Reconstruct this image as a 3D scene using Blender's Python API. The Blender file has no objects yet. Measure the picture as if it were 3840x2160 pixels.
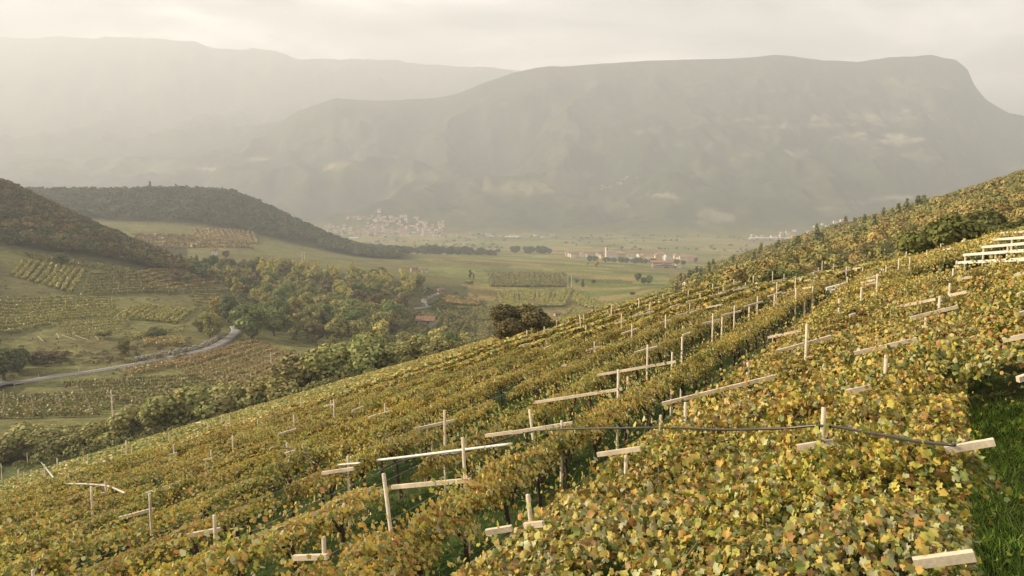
import bpy, math, random
import numpy as np
from mathutils import Vector, Matrix
rng = np.random.default_rng(7); random.seed(7)
sc = bpy.context.scene
R = math.radians

# ------------------------------------------------------------------ camera, sky, sun, exposure
F = 1839.0                                   # focal length for a 2576 px wide frame
PITCH = math.atan(249.5 / F)
cam_d = bpy.data.cameras.new('camera'); cam = bpy.data.objects.new('camera', cam_d)
sc.collection.objects.link(cam); sc.camera = cam
cam_d.sensor_width = 36.0; cam_d.lens = 36.0 * F / 2576.0
cam_d.clip_start = 0.1; cam_d.clip_end = 60000
cam.location = (0, 0, 0); cam.rotation_euler = (math.pi / 2 - PITCH, 0, 0)

HAZE_DENSITY = 2.35e-4
SUN_H, SUN_E = -82.0, 24.0                   # heading (degrees right of view), elevation
world = bpy.data.worlds.new('World'); sc.world = world; world.use_nodes = True
nt = world.node_tree; nt.nodes.clear()
def N(nt, t, **kw):
    n = nt.nodes.new(t)
    for k, v in kw.items():
        if k.startswith('i_'): n.inputs[int(k[2:])].default_value = v
        else: setattr(n, k, v)
    return n
def L(nt, a, b): nt.links.new(a, b)
out = N(nt, 'ShaderNodeOutputWorld'); bg = N(nt, 'ShaderNodeBackground'); bg.inputs[1].default_value = 0.1
sky = N(nt, 'ShaderNodeTexSky', sky_type='NISHITA', sun_disc=False, sun_elevation=R(SUN_E), sun_rotation=R(SUN_H), dust_density=3.0)
tc = N(nt, 'ShaderNodeTexCoord'); sep = N(nt, 'ShaderNodeSeparateXYZ'); L(nt, tc.outputs['Generated'], sep.inputs[0])
zz = N(nt, 'ShaderNodeMath', operation='MAXIMUM', i_1=0.0); L(nt, sep.outputs[2], zz.inputs[0])
za = N(nt, 'ShaderNodeMath', operation='ADD', i_1=0.10); L(nt, zz.outputs[0], za.inputs[0])
dx = N(nt, 'ShaderNodeMath', operation='DIVIDE'); L(nt, sep.outputs[0], dx.inputs[0]); L(nt, za.outputs[0], dx.inputs[1])
dy = N(nt, 'ShaderNodeMath', operation='DIVIDE'); L(nt, sep.outputs[1], dy.inputs[0]); L(nt, za.outputs[0], dy.inputs[1])
cv = N(nt, 'ShaderNodeCombineXYZ'); L(nt, dx.outputs[0], cv.inputs[0]); L(nt, dy.outputs[0], cv.inputs[1])
n1 = N(nt, 'ShaderNodeTexNoise'); n1.inputs['Scale'].default_value = 0.75; n1.inputs['Detail'].default_value = 6; n1.inputs['Roughness'].default_value = .55
n1.inputs['Distortion'].default_value = .5; L(nt, cv.outputs[0], n1.inputs['Vector'])
rp = N(nt, 'ShaderNodeValToRGB'); L(nt, n1.outputs[0], rp.inputs[0])
SKYK = 10.0
e = rp.color_ramp.elements
e[0].position = .34; e[0].color = (.12, .12, .125, 1)
e[1].position = .68; e[1].color = (2.6, 2.42, 2.12, 1)
m = e.new(.52); m.color = (.95, .885, .80, 1)
gain = N(nt, 'ShaderNodeVectorMath', operation='SCALE'); gain.inputs['Scale'].default_value = SKYK * 0.36; L(nt, rp.outputs[0], gain.inputs[0])
mx = N(nt, 'ShaderNodeMix', data_type='RGBA'); mx.inputs[0].default_value = .88
L(nt, sky.outputs[0], mx.inputs[6]); L(nt, gain.outputs[0], mx.inputs[7])
L(nt, mx.outputs[2], bg.inputs[0]); L(nt, bg.outputs[0], out.inputs[0])

sd = bpy.data.lights.new('sun', 'SUN'); sun = bpy.data.objects.new('sun', sd); sc.collection.objects.link(sun)
sd.energy = 5.0; sd.angle = R(0.9); sd.color = (1.0, .85, .62)
sv = Vector((math.sin(R(SUN_H)) * math.cos(R(SUN_E)), math.cos(R(SUN_H)) * math.cos(R(SUN_E)), math.sin(R(SUN_E))))
sun.rotation_euler = sv.to_track_quat('Z', 'Y').to_euler()
vs = sc.view_settings; vs.view_transform = 'Standard'; vs.look = 'None'; vs.exposure = 1.70; vs.gamma = 1.0; vs.use_curve_mapping = False
sc.render.engine = 'CYCLES'
cy = sc.cycles; cy.use_denoising = True; cy.max_bounces = 6; cy.diffuse_bounces = 2; cy.glossy_bounces = 1
cy.transmission_bounces = 3; cy.transparent_max_bounces = 4; cy.volume_bounces = 1
try: cy.denoiser = 'OPENIMAGEDENOISE'
except Exception: pass

# ------------------------------------------------------------------ helpers
COL = sc.collection
def link(o, parent=None):
    COL.objects.link(o)
    if parent is not None: o.parent = parent
    return o
def tag(o, label=None, cat=None, group=None, kind=None):
    if label: o['label'] = label
    if cat: o['category'] = cat
    if group: o['group'] = group
    if kind: o['kind'] = kind
    return o
def empty(name, loc=(0, 0, 0), rz=0.0):
    o = bpy.data.objects.new(name, None); o.location = loc; o.rotation_euler = (0, 0, rz); o.empty_display_size = .1
    return link(o)
def mesh_np(name, V, Fs, mat=None, col=None, dom='FACE', smooth=False, mats=None, mi=None):
    V = np.ascontiguousarray(V, dtype=np.float32); Fs = np.ascontiguousarray(Fs, dtype=np.int32)
    me = bpy.data.meshes.new(name); k = Fs.shape[1]
    me.vertices.add(len(V)); me.vertices.foreach_set('co', V.ravel())
    me.loops.add(Fs.size); me.loops.foreach_set('vertex_index', Fs.ravel())
    me.polygons.add(len(Fs)); me.polygons.foreach_set('loop_start', np.arange(0, Fs.size, k, dtype=np.int32))
    if smooth: me.polygons.foreach_set('use_smooth', np.ones(len(Fs), dtype=bool))
    if mi is not None: me.polygons.foreach_set('material_index', np.asarray(mi, dtype=np.int32))
    if col is not None:
        a = me.attributes.new('tint', 'FLOAT_COLOR', dom)
        c = np.ones((len(Fs) if dom == 'FACE' else len(V), 4), dtype=np.float32); c[:, :3] = col
        a.data.foreach_set('color', c.ravel())
    for mm in (mats or ([mat] if mat else [])): me.materials.append(mm)
    me.update(calc_edges=True); me.validate()
    return me
def obj(name, me, parent=None, loc=None, rot=None, scale=None):
    o = bpy.data.objects.new(name, me)
    if loc is not None: o.location = loc
    if rot is not None: o.rotation_euler = rot
    if scale is not None: o.scale = scale
    return link(o, parent)
class MB:
    """collects boxes, tubes and prisms into one mesh (tris and quads as quads)"""
    def __init__(s): s.v = []; s.f = []; s.m = []
    def add(s, vs, fs, mi=0):
        b = len(s.v); s.v += [tuple(p) for p in vs]; s.f += [tuple(b + i for i in q) for q in fs]; s.m += [mi] * len(fs); return s
    def box(s, c, size, rz=0.0, mi=0):
        cx, cy_, cz = c; a, b, h = size[0] / 2, size[1] / 2, size[2] / 2; co, si = math.cos(rz), math.sin(rz)
        vs = []
        for z in (-h, h):
            for x, y in ((-a, -b), (a, -b), (a, b), (-a, b)): vs.append((cx + x * co - y * si, cy_ + x * si + y * co, cz + z))
        return s.add(vs, [(0, 3, 2, 1), (4, 5, 6, 7), (0, 1, 5, 4), (1, 2, 6, 5), (2, 3, 7, 6), (3, 0, 4, 7)], mi)
    def beam(s, p, q, w, h, mi=0, jit=0.0):
        p, q = Vector(p), Vector(q); a = (q - p).normalized(); side = a.cross(Vector((0, 0, 1))).normalized(); up = side.cross(a)
        vs = []
        for e_ in (p, q):
            for x, y in ((-1, -1), (1, -1), (1, 1), (-1, 1)): vs.append(e_ + side * (x * w / 2) + up * (y * h / 2))
        return s.add(vs, [(0, 1, 2, 3), (7, 6, 5, 4), (0, 4, 5, 1), (1, 5, 6, 2), (2, 6, 7, 3), (3, 7, 4, 0)], mi)
    def tube(s, pts, rad, n=8, mi=0, cap=True):
        pts = [Vector(p) for p in pts]; rad = rad if hasattr(rad, '__len__') else [rad] * len(pts)
        vs = []
        for i, p in enumerate(pts):
            t = (pts[min(i + 1, len(pts) - 1)] - pts[max(i - 1, 0)])
            t = t.normalized() if t.length > 1e-9 else Vector((0, 0, 1))
            ref = Vector((1, 0, 0)) if abs(t.x) < .8 else Vector((0, 1, 0))
            a = t.cross(ref).normalized(); b = t.cross(a)
            for k in range(n): vs.append(p + (a * math.cos(2 * math.pi * k / n) + b * math.sin(2 * math.pi * k / n)) * rad[i])
        fs = [(i * n + k, i * n + (k + 1) % n, (i + 1) * n + (k + 1) % n, (i + 1) * n + k) for i in range(len(pts) - 1) for k in range(n)]
        if cap: fs += [tuple(range(n)), tuple(range((len(pts) - 1) * n, len(pts) * n))]
        return s.add(vs, fs, mi)
    def mesh(s, name, mats, smooth=False):
        me = bpy.data.meshes.new(name); me.from_pydata([tuple(v) for v in s.v], [], s.f)
        for m_ in (mats if isinstance(mats, (list, tuple)) else [mats]): me.materials.append(m_)
        me.polygons.foreach_set('material_index', s.m)
        if smooth: me.polygons.foreach_set('use_smooth', [True] * len(s.f))
        me.update(); return me
def catmull(pts, n=6):
    P = [np.array(p, float) for p in pts]; P = [2 * P[0] - P[1]] + P + [2 * P[-1] - P[-2]]; o = []
    for i in range(1, len(P) - 2):
        a, b, c, d = P[i - 1:i + 3]
        for k in range(n):
            t = k / n; o.append(.5 * (2 * b + (c - a) * t + (2 * a - 5 * b + 4 * c - d) * t * t + (3 * b - a - 3 * c + d) * t ** 3))
    o.append(P[-2]); return o
def sstep(a, b, x): t = np.clip((x - a) / (b - a), 0, 1); return t * t * (3 - 2 * t)
def _h(ix, iy, s):
    n = (ix.astype(np.int64) * 374761393 + iy.astype(np.int64) * 668265263 + s * 1442695041) & 0x7fffffff
    n = ((n ^ (n >> 13)) * 1274126177) & 0x7fffffff
    return ((n ^ (n >> 16)) & 0xffff) / 65535.0
def vnoise(x, y, s=0):
    x = np.asarray(x, float); y = np.asarray(y, float)
    ix, iy = np.floor(x).astype(np.int64), np.floor(y).astype(np.int64); fx, fy = x - ix, y - iy
    fx = fx * fx * (3 - 2 * fx); fy = fy * fy * (3 - 2 * fy)
    return (_h(ix, iy, s) * (1 - fx) + _h(ix + 1, iy, s) * fx) * (1 - fy) + (_h(ix, iy + 1, s) * (1 - fx) + _h(ix + 1, iy + 1, s) * fx) * fy
def fbm(x, y, s=0, o=5):
    r = 0; a = .5; t = 0
    for k in range(o): r = r + a * vnoise(x * 2 ** k + 17 * k, y * 2 ** k - 9 * k, s + k); t += a; a *= .52
    return r / t

# ------------------------------------------------------------------ lie of the land
TH = R(32.0); UX, UY = math.sin(TH), math.cos(TH); DX, DY = -math.cos(TH), math.sin(TH)   # along a vine row; downhill across the rows
def du(x, y): return DX * x + DY * y, UX * x + UY * y
def xy_du(d, u): return DX * d + UX * u, DY * d + UY * u
H_CAN = 1.9
def Fdrop(d):
    dd = np.clip(d, 0, 90); f = .36 * np.minimum(dd, 6) + .295 * np.maximum(dd - 6, 0) + .045 * np.maximum(dd - 44, 0)
    f = f + np.where(d > 90, (d - 90) * .36, 0)
    return f + np.where(d < 0, np.where(d > -8, .36 * d, -2.88 + .2 * (d + 8)), 0)
def z_near(x, y):
    d, u = du(x, y)
    return -5.4 - Fdrop(d) - .0010 * np.clip(u - 42, 0, 60) ** 2 * sstep(30, 14, d) + .25 * (vnoise(x * .08, y * .08, 3) - .5)
CPX = [-2500, -900, 0, 150, 300, 450, 600, 750, 900, 1200, 1500, 1800, 2100, 2400, 2576, 3500, 5200]
TAB = {  # two leftmost columns, out of view, raised so the hill shades the terraces
 130: [-45, -45, -48, -46, -44, -42, -39, -36, -32, -27, -23, -18, -12, -6, -4, 10, 20],
 180: [-50, -52, -57, -57, -57, -55, -52, -49, -46, -39, -33, -25, -16, -6, -2, 15, 30],
 240: [40, -20, -65, -64.5, -64, -64, -63.5, -62, -60, -55, -45, -32, -21, -6, 0, 25, 45],
 300: [80, 5, -64, -65, -66, -67, -68, -69.5, -71, -70, -58, -40, -24, -6, 2, 35, 60],
 360: [110, 25, -58, -61, -63, -65.5, -68, -72, -75, -80, -70, -45, -26, -6, 4, 45, 75],
 430: [125, 45, -48, -53, -58, -64, -69, -74, -78, -88, -82, -50, -28, -6, 7, 55, 85],
 500: [135, 60, -28, -40, -50, -62, -70, -75, -79, -92, -90, -55, -29, -6, 9, 60, 90],
 580: [140, 75, 0, -22, -42, -64, -71, -76, -80, -94, -98, -62, -33, -9, 9, 62, 95],
 680: [140, 80, 6, -22, -55, -70, -72, -78, -82, -96, -102, -85, -55, -26, 0, 58, 95],
 800: [120, 70, -5, -40, -65, -72, -73, -80, -88, -98, -105, -104, -85, -55, -25, 45, 90],
 950: [60, 35, -25, -50, -62, -68, -72, -84, -96, -104, -111, -116, -110, -95, -75, 0, 60],
 1100: [40, 20, -40, -45, -52, -56, -68, -88, -104, -111, -119, -126, -127, -122, -112, -60, 20],
 1350: [20, 5, -6, -4, -2, 1, -3, -62, -112, -126, -137, -144, -150, -154, -154, -140, -80],
 1700: [0, -30, -70, -80, -90, -100, -115, -138, -152, -150, -160, -170, -174, -176, -178, -178, -150],
 2200: [-120, -150, -165, -170, -172, -175, -178, -180, -181, -177, -181, -184, -186, -188, -188, -188, -188],
 2750: [-190] * 17,
 3000: [-185, -186, -186, -186, -186, -186, -184, -182, -172, -178, -188, -188, -188, -188, -188, -190, -190],
}
FPX = [-3000, -600, 0, 200, 420, 470, 520, 545, 570, 610, 700, 760, 850, 950, 1080, 1150, 1220, 1290, 1380, 1600, 1800, 1930, 2050, 2130, 2200, 2310, 2370, 2402, 2416, 2450, 2510, 2576, 2900, 3400, 5200]
RIDGE = [p_ - 4 for p_ in [420, 400, 395, 390, 380, 378, 370, 365, 360, 350, 325, 285, 252, 258, 252, 238, 210, 186, 170, 160, 152, 143, 157, 161, 147, 137, 152, 178, 212, 252, 286, 298, 335, 370, 420]]
def _py(y, l): return [(475 - p) / F * y for p in l]
FAR = {
 3350: [-170, -170, -165, -160, -150, -150, -150, -150, -150, -148, -140, -130, -110, -100, -125, -145, -150, -150, -150, -120, -100, -90, -90, -95, -110, -130, -135, -140, -140, -145, -150, -155, -165, -170, -180],
 3900: [-90, -90, -90, -90, -80, -80, -75, -70, -70, -60, -40, -20, 0, -10, -20, -30, -20, -20, -10, 60, 110, 120, 110, 80, 60, 40, 20, 10, 5, 0, -20, -40, -80, -120, -150],
 4500: [0, 20, 20, 30, 40, 50, 60, 70, 80, 90, 130, 200, 260, 220, 180, 200, 240, 280, 320, 360, 390, 400, 380, 340, 330, 330, 300, 280, 250, 220, 180, 140, 60, 0, -100],
 4950: [100, 120, 120, 130, 150, 160, 180, 200, 210, 240, 300, 400, 480, 450, 430, 450, 500, 540, 580, 610, 620, 640, 600, 570, 570, 580, 560, 540, 500, 400, 330, 270, 180, 100, -60],
 5180: _py(5180, [_ + 6 for _ in RIDGE]),
 5300: _py(5300, RIDGE),
 5420: _py(5420, [_ + 4 for _ in RIDGE]),
 6000: [300, 330, 360, 380, 400, 410, 420, 430, 430, 440, 450, 460, 470, 480, 490, 500, 520, 540, 560, 600, 600, 600, 590, 580, 580, 580, 560, 520, 480, 400, 300, 250, 150, 50, -100],
 7100: [500, 560, 600, 620, 640, 650, 660, 660, 660, 670, 680, 690, 690, 690, 690, 690, 690, 690, 690, 690, 650, 640, 620, 600, 600, 590, 560, 540, 500, 420, 320, 260, 160, 60, -100],
 8900: _py(8900, [85, 88, 86, 83, 90, 103, 106, 120, 126, 121, 127, 145, 152, 151, 159, 163, 170, 178, 190, 215, 240, 250, 260, 265, 270, 290, 310, 320, 325, 335, 350, 365, 400, 430, 460]),
 10800: [900, 1000, 1000, 1000, 900, 900, 900, 800, 800, 700, 600, 600, 600, 600, 600, 600, 500, 500, 500, 400, 400, 300, 300, 300, 200, 200, 200, 100, 100, 0, 0, -50, -100, -150, -180],
 15000: [-150] * 35,
}
GX = np.linspace(-2500, 5000, 1100)
ys = sorted(list(TAB) + list(FAR)); LY = np.log(ys)
G0 = np.array([np.interp(GX, CPX, TAB[y]) if y in TAB else np.interp(GX, FPX, FAR[y]) for y in ys])
def _blur(a, n, ax):
    for _ in range(2):
        p = np.pad(a, [(n, n) if i == ax else (0, 0) for i in range(2)], mode='edge'); c = np.cumsum(np.insert(p, 0, 0, axis=ax), axis=ax)
        a = (np.take(c, range(2 * n + 1, c.shape[ax]), axis=ax) - np.take(c, range(0, c.shape[ax] - 2 * n - 1), axis=ax)) / (2 * n + 1)
    return a
GY = np.linspace(LY[0], LY[-1], 520)
nearrows = G0[:len(TAB)]; nearrows = _blur(nearrows, 5, 1); G0[:len(TAB)] = nearrows
GZ = np.empty((520, 1100))
for i in range(1100): GZ[:, i] = np.interp(GY, LY, G0[:, i])
GZ = _blur(GZ, 3, 0); GZ[:370] = _blur(GZ, 1, 1)[:370]
def z_tab(x, y):
    yy = np.clip(y, 131, 14900); px = np.clip(1288 + F * x / yy, -2490, 4990)
    gx = (px + 2500) / 7500 * 1099; gy = (np.log(yy) - GY[0]) / (GY[-1] - GY[0]) * 519
    i = np.clip(gx.astype(int), 0, 1098); j = np.clip(gy.astype(int), 0, 518); a, b = gx - i, gy - j
    return (GZ[j, i] * (1 - a) + GZ[j, i + 1] * a) * (1 - b) + (GZ[j + 1, i] * (1 - a) + GZ[j + 1, i + 1] * a) * b
def ground(x, y):
    x = np.asarray(x, float); y = np.asarray(y, float); r = np.hypot(x, y)
    w = sstep(95, 175, r)
    z = z_near(x, y) * (1 - w) + z_tab(x, y) * w
    z = z + (fbm(x * .02, y * .02, 5, 3) - .5) * 2.0 * sstep(120, 260, r)
    mtn = sstep(2950, 3700, y)
    rid = 1 - np.abs(2 * fbm(x * .0016 + .5 * fbm(x * .001, y * .001, 9), y * .0011, 21, 5) - 1)
    z = z + mtn * ((rid - .75) * 330 + (fbm(x * .006, y * .006, 31, 4) - .5) * 60) * (1 - .93 * sstep(4850, 5150, y) * (1 - sstep(5400, 5700, y))) * (1 - .6 * sstep(8000, 8700, y))
    return z
def g1(x, y): return float(ground(np.array([x]), np.array([y]))[0])
CP, SP = math.cos(PITCH), math.sin(PITCH)
def ray(px, py):
    a = (px - 1288) / F; b = -(py - 724.5) / F; d = (a, CP + b * SP, -SP + b * CP); return d[0] / d[1], 1.0, d[2] / d[1]
_T = np.exp(np.linspace(math.log(4), math.log(9000), 1500))
def at(px, py, lift=0.0, tmin=4.0):
    """point of the ground (raised by lift) that a line of sight meets"""
    rx, _, rz = ray(px, py); t = _T[_T >= tmin]
    f = rz * t - ground(rx * t, t) - lift; k = np.nonzero(f < 0)[0]
    if len(k) == 0: tt = t[-1]
    elif k[0] == 0: tt = t[0]
    else:
        i = k[0]; tt = t[i - 1] + (t[i] - t[i - 1]) * f[i - 1] / (f[i - 1] - f[i])
    return Vector((rx * tt, tt, rz * tt))
def to_px(x, y, z):
    q = y * CP - z * SP; v = y * SP + z * CP
    return 1288 + F * x / q, 724.5 - F * v / q
def pcol(px, y): return (px - 1288) / F * y

# ------------------------------------------------------------------ materials
def mat(name, base=(.5, .5, .5), rough=.8, noise=None, spec=.25, tint=False, objcol=False, bump=None, transl=0.0):
    m = bpy.data.materials.new(name); m.use_nodes = True; nt = m.node_tree; b = nt.nodes['Principled BSDF']
    b.inputs['Roughness'].default_value = rough; b.inputs['Specular IOR Level'].default_value = spec
    src = None
    if tint:
        at_ = N(nt, 'ShaderNodeAttribute', attribute_name='tint'); src = at_.outputs['Color']
    else:
        c = N(nt, 'ShaderNodeRGB'); c.outputs[0].default_value = (*base, 1); src = c.outputs[0]
    if objcol:
        oi = N(nt, 'ShaderNodeObjectInfo'); q = N(nt, 'ShaderNodeMix', data_type='RGBA', blend_type='MULTIPLY'); q.inputs[0].default_value = 1
        L(nt, src, q.inputs[6]); L(nt, oi.outputs['Color'], q.inputs[7]); src = q.outputs[2]
    tcn = N(nt, 'ShaderNodeTexCoord')
    for (scl, lo, hi, det) in (noise or []):
        nz = N(nt, 'ShaderNodeTexNoise'); nz.inputs['Scale'].default_value = scl; nz.inputs['Detail'].default_value = det
        L(nt, tcn.outputs['Object'], nz.inputs['Vector'])
        mr = N(nt, 'ShaderNodeMapRange'); mr.inputs[1].default_value = .3; mr.inputs[2].default_value = .7; mr.inputs[3].default_value = lo; mr.inputs[4].default_value = hi
        L(nt, nz.outputs[0], mr.inputs[0]); s_ = N(nt, 'ShaderNodeVectorMath', operation='SCALE'); L(nt, src, s_.inputs[0]); L(nt, mr.outputs[0], s_.inputs['Scale']); src = s_.outputs[0]
    L(nt, src, b.inputs['Base Color'])
    if bump:
        nz = N(nt, 'ShaderNodeTexNoise'); nz.inputs['Scale'].default_value = bump[0]; nz.inputs['Detail'].default_value = 5; L(nt, tcn.outputs['Object'], nz.inputs['Vector'])
        bp = N(nt, 'ShaderNodeBump'); bp.inputs['Strength'].default_value = bump[1]; bp.inputs['Distance'].default_value = bump[2]
        L(nt, nz.outputs[0], bp.inputs['Height']); L(nt, bp.outputs[0], b.inputs['Normal'])
    if transl:
        o = nt.nodes['Material Output']; tr = N(nt, 'ShaderNodeBsdfTranslucent'); L(nt, src, tr.inputs[0]); ms = N(nt, 'ShaderNodeMixShader'); ms.inputs[0].default_value = transl
        L(nt, b.outputs[0], ms.inputs[1]); L(nt, tr.outputs[0], ms.inputs[2]); L(nt, ms.outputs[0], o.inputs[0])
    return m
M = dict(
 land=mat('land', tint=True, rough=.95, spec=.1, noise=[(1.6, .6, 1.4, 6), (.22, .65, 1.35, 5), (.03, .8, 1.2, 4)], bump=(1.2, .8, .5)),
 mountain=mat('mountain', tint=True, rough=.95, spec=.05, noise=[(.02, .7, 1.3, 6)]),
 leaf=mat('vine_leaf', tint=True, rough=.5, spec=.3, objcol=True, transl=.22),
 tree=mat('tree_leaf', tint=True, rough=.7, spec=.15, objcol=True, transl=.2),
 wood=mat('forest_leaf', tint=True, rough=.85, spec=.1, transl=.12),
 bark=mat('bark', (.07, .05, .035), .9, [(14, .6, 1.4, 4)], bump=(25, .6, .02)),
 cane=mat('cane', (.30, .14, .05), .7, [(9, .7, 1.3, 2)]),
 concrete=mat('concrete', (.58, .485, .355), .85, [(3, .72, 1.15, 4), (30, .85, 1.12, 3)], bump=(60, .3, .005)),
 oldwood=mat('grey_wood', (.30, .25, .19), .9, [(6, .6, 1.3, 4)], bump=(40, .4, .005)),
 whitepipe=mat('white_pipe', (.66, .62, .55), .45, [(2, .85, 1.05, 3)]),
 hose=mat('black_hose', (.035, .032, .030), .35, [(3, .8, 1.3, 2)], spec=.5),
 steel=mat('galvanised_wire', (.45, .44, .42), .45, spec=.5),
 grass=mat('grass_blade', tint=True, rough=.6, spec=.2, transl=.25),
 asphalt=mat('asphalt', (.19, .175, .165), .9, [(.6, .85, 1.12, 4), (8, .9, 1.1, 3)]),
 plaster=mat('plaster', (.75, .75, .75), .9, [(.3, .88, 1.08, 3)], objcol=True),
 tile=mat('roof_tile', (.23, .13, .085), .9, [(.8, .7, 1.25, 4)], objcol=True),
 stone=mat('stone', (.33, .29, .245), .92, [(1.5, .65, 1.3, 5)], bump=(4, .7, .1)),
 glass=mat('window_glass', (.03, .035, .04), .2, spec=.5),
 crane=mat('crane_paint', (.55, .30, .08), .6),
)
# ------------------------------------------------------------------ the ground, one sheet out to the far ranges
ang = np.concatenate([np.linspace(-115, -42, 40, endpoint=False), np.linspace(-42, 42, 450, endpoint=False), np.linspace(42, 115, 41)])
rad = np.concatenate([[.5, 1.5, 3], np.exp(np.linspace(math.log(4.5), math.log(2700), 260)), np.linspace(2730, 5800, 125), np.linspace(5850, 14800, 80)])
AA, RR = np.meshgrid(np.radians(ang), rad); X = RR * np.sin(AA); Y = RR * np.cos(AA)
Z = ground(X, Y); Z[RR > 14500] = np.minimum(Z[RR > 14500], -150)
nr, nc = X.shape; idx = np.arange(nr * nc).reshape(nr, nc)
FQ = np.stack([idx[:-1, :-1], idx[:-1, 1:], idx[1:, 1:], idx[1:, :-1]], -1).reshape(-1, 4)
PX, PY = to_px(X, np.maximum(Y, 1), Z)
C = np.zeros(X.shape + (3,))
def lay(mask, c): 
    m_ = np.clip(mask, 0, 1)[..., None]; C[:] = C * (1 - m_) + np.array(c) * m_
n_s = fbm(X * .03, Y * .03, 40, 4); n_m = fbm(X * .008, Y * .008, 41, 4); n_l = fbm(X * .002, Y * .002, 42, 4)
C[:] = (.022, .042, .009)                                                   # grass under the vines, canopy shade painted into its dark base colour
lay(sstep(.52, .62, fbm(X * .5, Y * .5, 43, 3)) * .5, (.085, .085, .03))
r_ = RR
lay(sstep(120, 175, r_), (.13, .125, .042))                                # valley meadows
lay(sstep(.5, .6, n_s) * sstep(140, 200, r_) * .6, (.085, .072, .03))
# patchwork of plots on the basin and valley floor
ca, sa = math.cos(.35), math.sin(.35); QX, QY = X * ca - Y * sa, X * sa + Y * ca
wx = QX + 40 * (fbm(QX * .006, QY * .006, 44, 2) - .5) * 2; wy = QY + 40 * (fbm(QX * .006, QY * .006, 45, 2) - .5) * 2
cell = np.where(r_ < 1100, .75, 1.25); cxi = np.floor(wx / (95 * cell)); cyi = np.floor(wy / (60 * cell) + 3 * _h(cxi, cxi * 0, 7))
hid = _h(cxi, cyi, 46); hid2 = _h(cxi, cyi, 47)
pal = np.array([(.120, .120, .042), (.095, .115, .035), (.135, .120, .050), (.080, .100, .032), (.150, .120, .055), (.110, .120, .045)])
patch = np.array([1.4, 1.3, 1.05]) * pal[(hid * 5.99).astype(int)] * (.62 + .7 * hid2[..., None])
pm = sstep(380, 480, r_) * (1 - sstep(2850, 3050, Y)) * sstep(980, 1080, PX)
pm2 = sstep(1500, 1650, r_) * (1 - sstep(2850, 3050, Y)); pm = np.maximum(pm, pm2)[..., None]; C[:] = C * (1 - pm) + patch * pm
ex = np.abs(wx / (95 * cell) - np.round(wx / (95 * cell))) * 95 * cell; lay((ex < 2.2) * pm[..., 0] * .6 * (hid2 > .4), (.2, .18, .12))
stripe = .5 + .5 * np.sin(QX * 2 * math.pi / 6.0); lay(stripe * pm[..., 0] * .25 * (r_ < 1200), (.06, .075, .025))
# wooded ground
lh = (PX < 470) * sstep(455, 500, Y) * (1 - sstep(900, 950, Y)); lay(lh, (.05, .048, .022))
ch = sstep(1090, 1130, Y) * (1 - sstep(1550, 1650, Y)) * (1 - sstep(1000, 1080, PX)); lay(ch, (.05, .052, .024))
rh = sstep(110, 140, Y) * (1 - sstep(760, 820, Y)) * sstep(1690, 1760, PX); lay(rh, (.065, .06, .024))
lay(((PX > 560) & (PX < 1180) & (Y > 350) & (Y < 720)) * .9, (.06, .065, .025))
lay(sstep(118, 130, r_) * (1 - sstep(160, 175, r_)) * (PX < 1200), (.075, .085, .03))
# mountains
mt = sstep(2950, 3250, Y); lay(mt, (.038, .048, .024))
lay(mt * sstep(.48, .60, n_m) * .8, (.060, .066, .034)); lay(mt * sstep(.52, .60, n_s) * .6, (.026, .034, .018))
lay(mt * sstep(.56, .66, fbm(X * .004, Y * .004, 48, 5)) * (Y < 4300) * .35, (.12, .11, .06))
rk = fbm(X * .012, Y * .012 , 50, 5); rk2 = fbm(X * .014 + Y * .004, Z * .07, 51, 4)
for (px, py, ax, ay, rot, st) in [(2240, 356, 115, 15, 0, 1), (2140, 345, 70, 9, -.12, .9), (2050, 318, 150, 6, -.1, .7), (2200, 296, 170, 17, 0, .75), (1990, 312, 100, 5, -.15, .6),
      (2300, 225, 95, 45, .5, .45), (1572, 512, 28, 8, 0, 1), (1690, 493, 50, 8, 0, 1), (1800, 538, 60, 10, .1, .8), (1795, 556, 60, 12, 0, .8), (1760, 440, 38, 9, 0, .8), (1828, 392, 45, 8, 0, .6),
      (2003, 384, 36, 12, 0, .8), (2200, 505, 75, 7, -.15, .8), (2080, 525, 60, 6, 0, .6), (1440, 332, 40, 8, 0, .3), (2330, 400, 70, 14, .1, .35), (1640, 330, 50, 7, 0, .35), (2420, 430, 90, 8, .1, .3),
      (1680, 370, 60, 5, -.2, .4), (1265, 258, 12, 14, 0, .5), (1900, 300, 60, 6, -.1, .4)]:
    u_, v_ = PX - px, PY - py; uu = u_ * math.cos(rot) + v_ * math.sin(rot); vv = -u_ * math.sin(rot) + v_ * math.cos(rot)
    q = 1 - np.sqrt((uu / ax) ** 2 + (vv / ay) ** 2); lay(mt * sstep(.05, .28, q * .75 + (rk - .5) * .9 + (rk2 - .56) * 1.9) * st * .6, (.30, .265, .21))
for (px, py, ax, ay, c) in [(860, 420, 70, 14, (.20, .17, .09)), (650, 400, 45, 8, (.22, .2, .13)), (1330, 470, 150, 26, (.14, .13, .07)), (1430, 440, 70, 12, (.16, .14, .08)), (950, 440, 200, 20, (.10, .11, .05)), (300, 420, 260, 26, (.11, .12, .06)), (520, 425, 40, 4, (.32, .29, .2))]:
    q = 1 - np.sqrt(((PX - px) / ax) ** 2 + ((PY - py) / ay) ** 2); lay(mt * sstep(0, .4, q + (rk - .5) * .8) * .8, c)
near = np.zeros(len(FQ), int); cy_face = Y.reshape(-1)[FQ].mean(1); near[cy_face > 2950] = 1
me = mesh_np('ground', np.stack([X, Y, Z], -1).reshape(-1, 3), FQ[:, ::-1], mats=[M['land'], M['mountain']], mi=near, col=C.reshape(-1, 3), dom='POINT', smooth=True)
tag(obj('ground', me), kind='structure')

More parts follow.
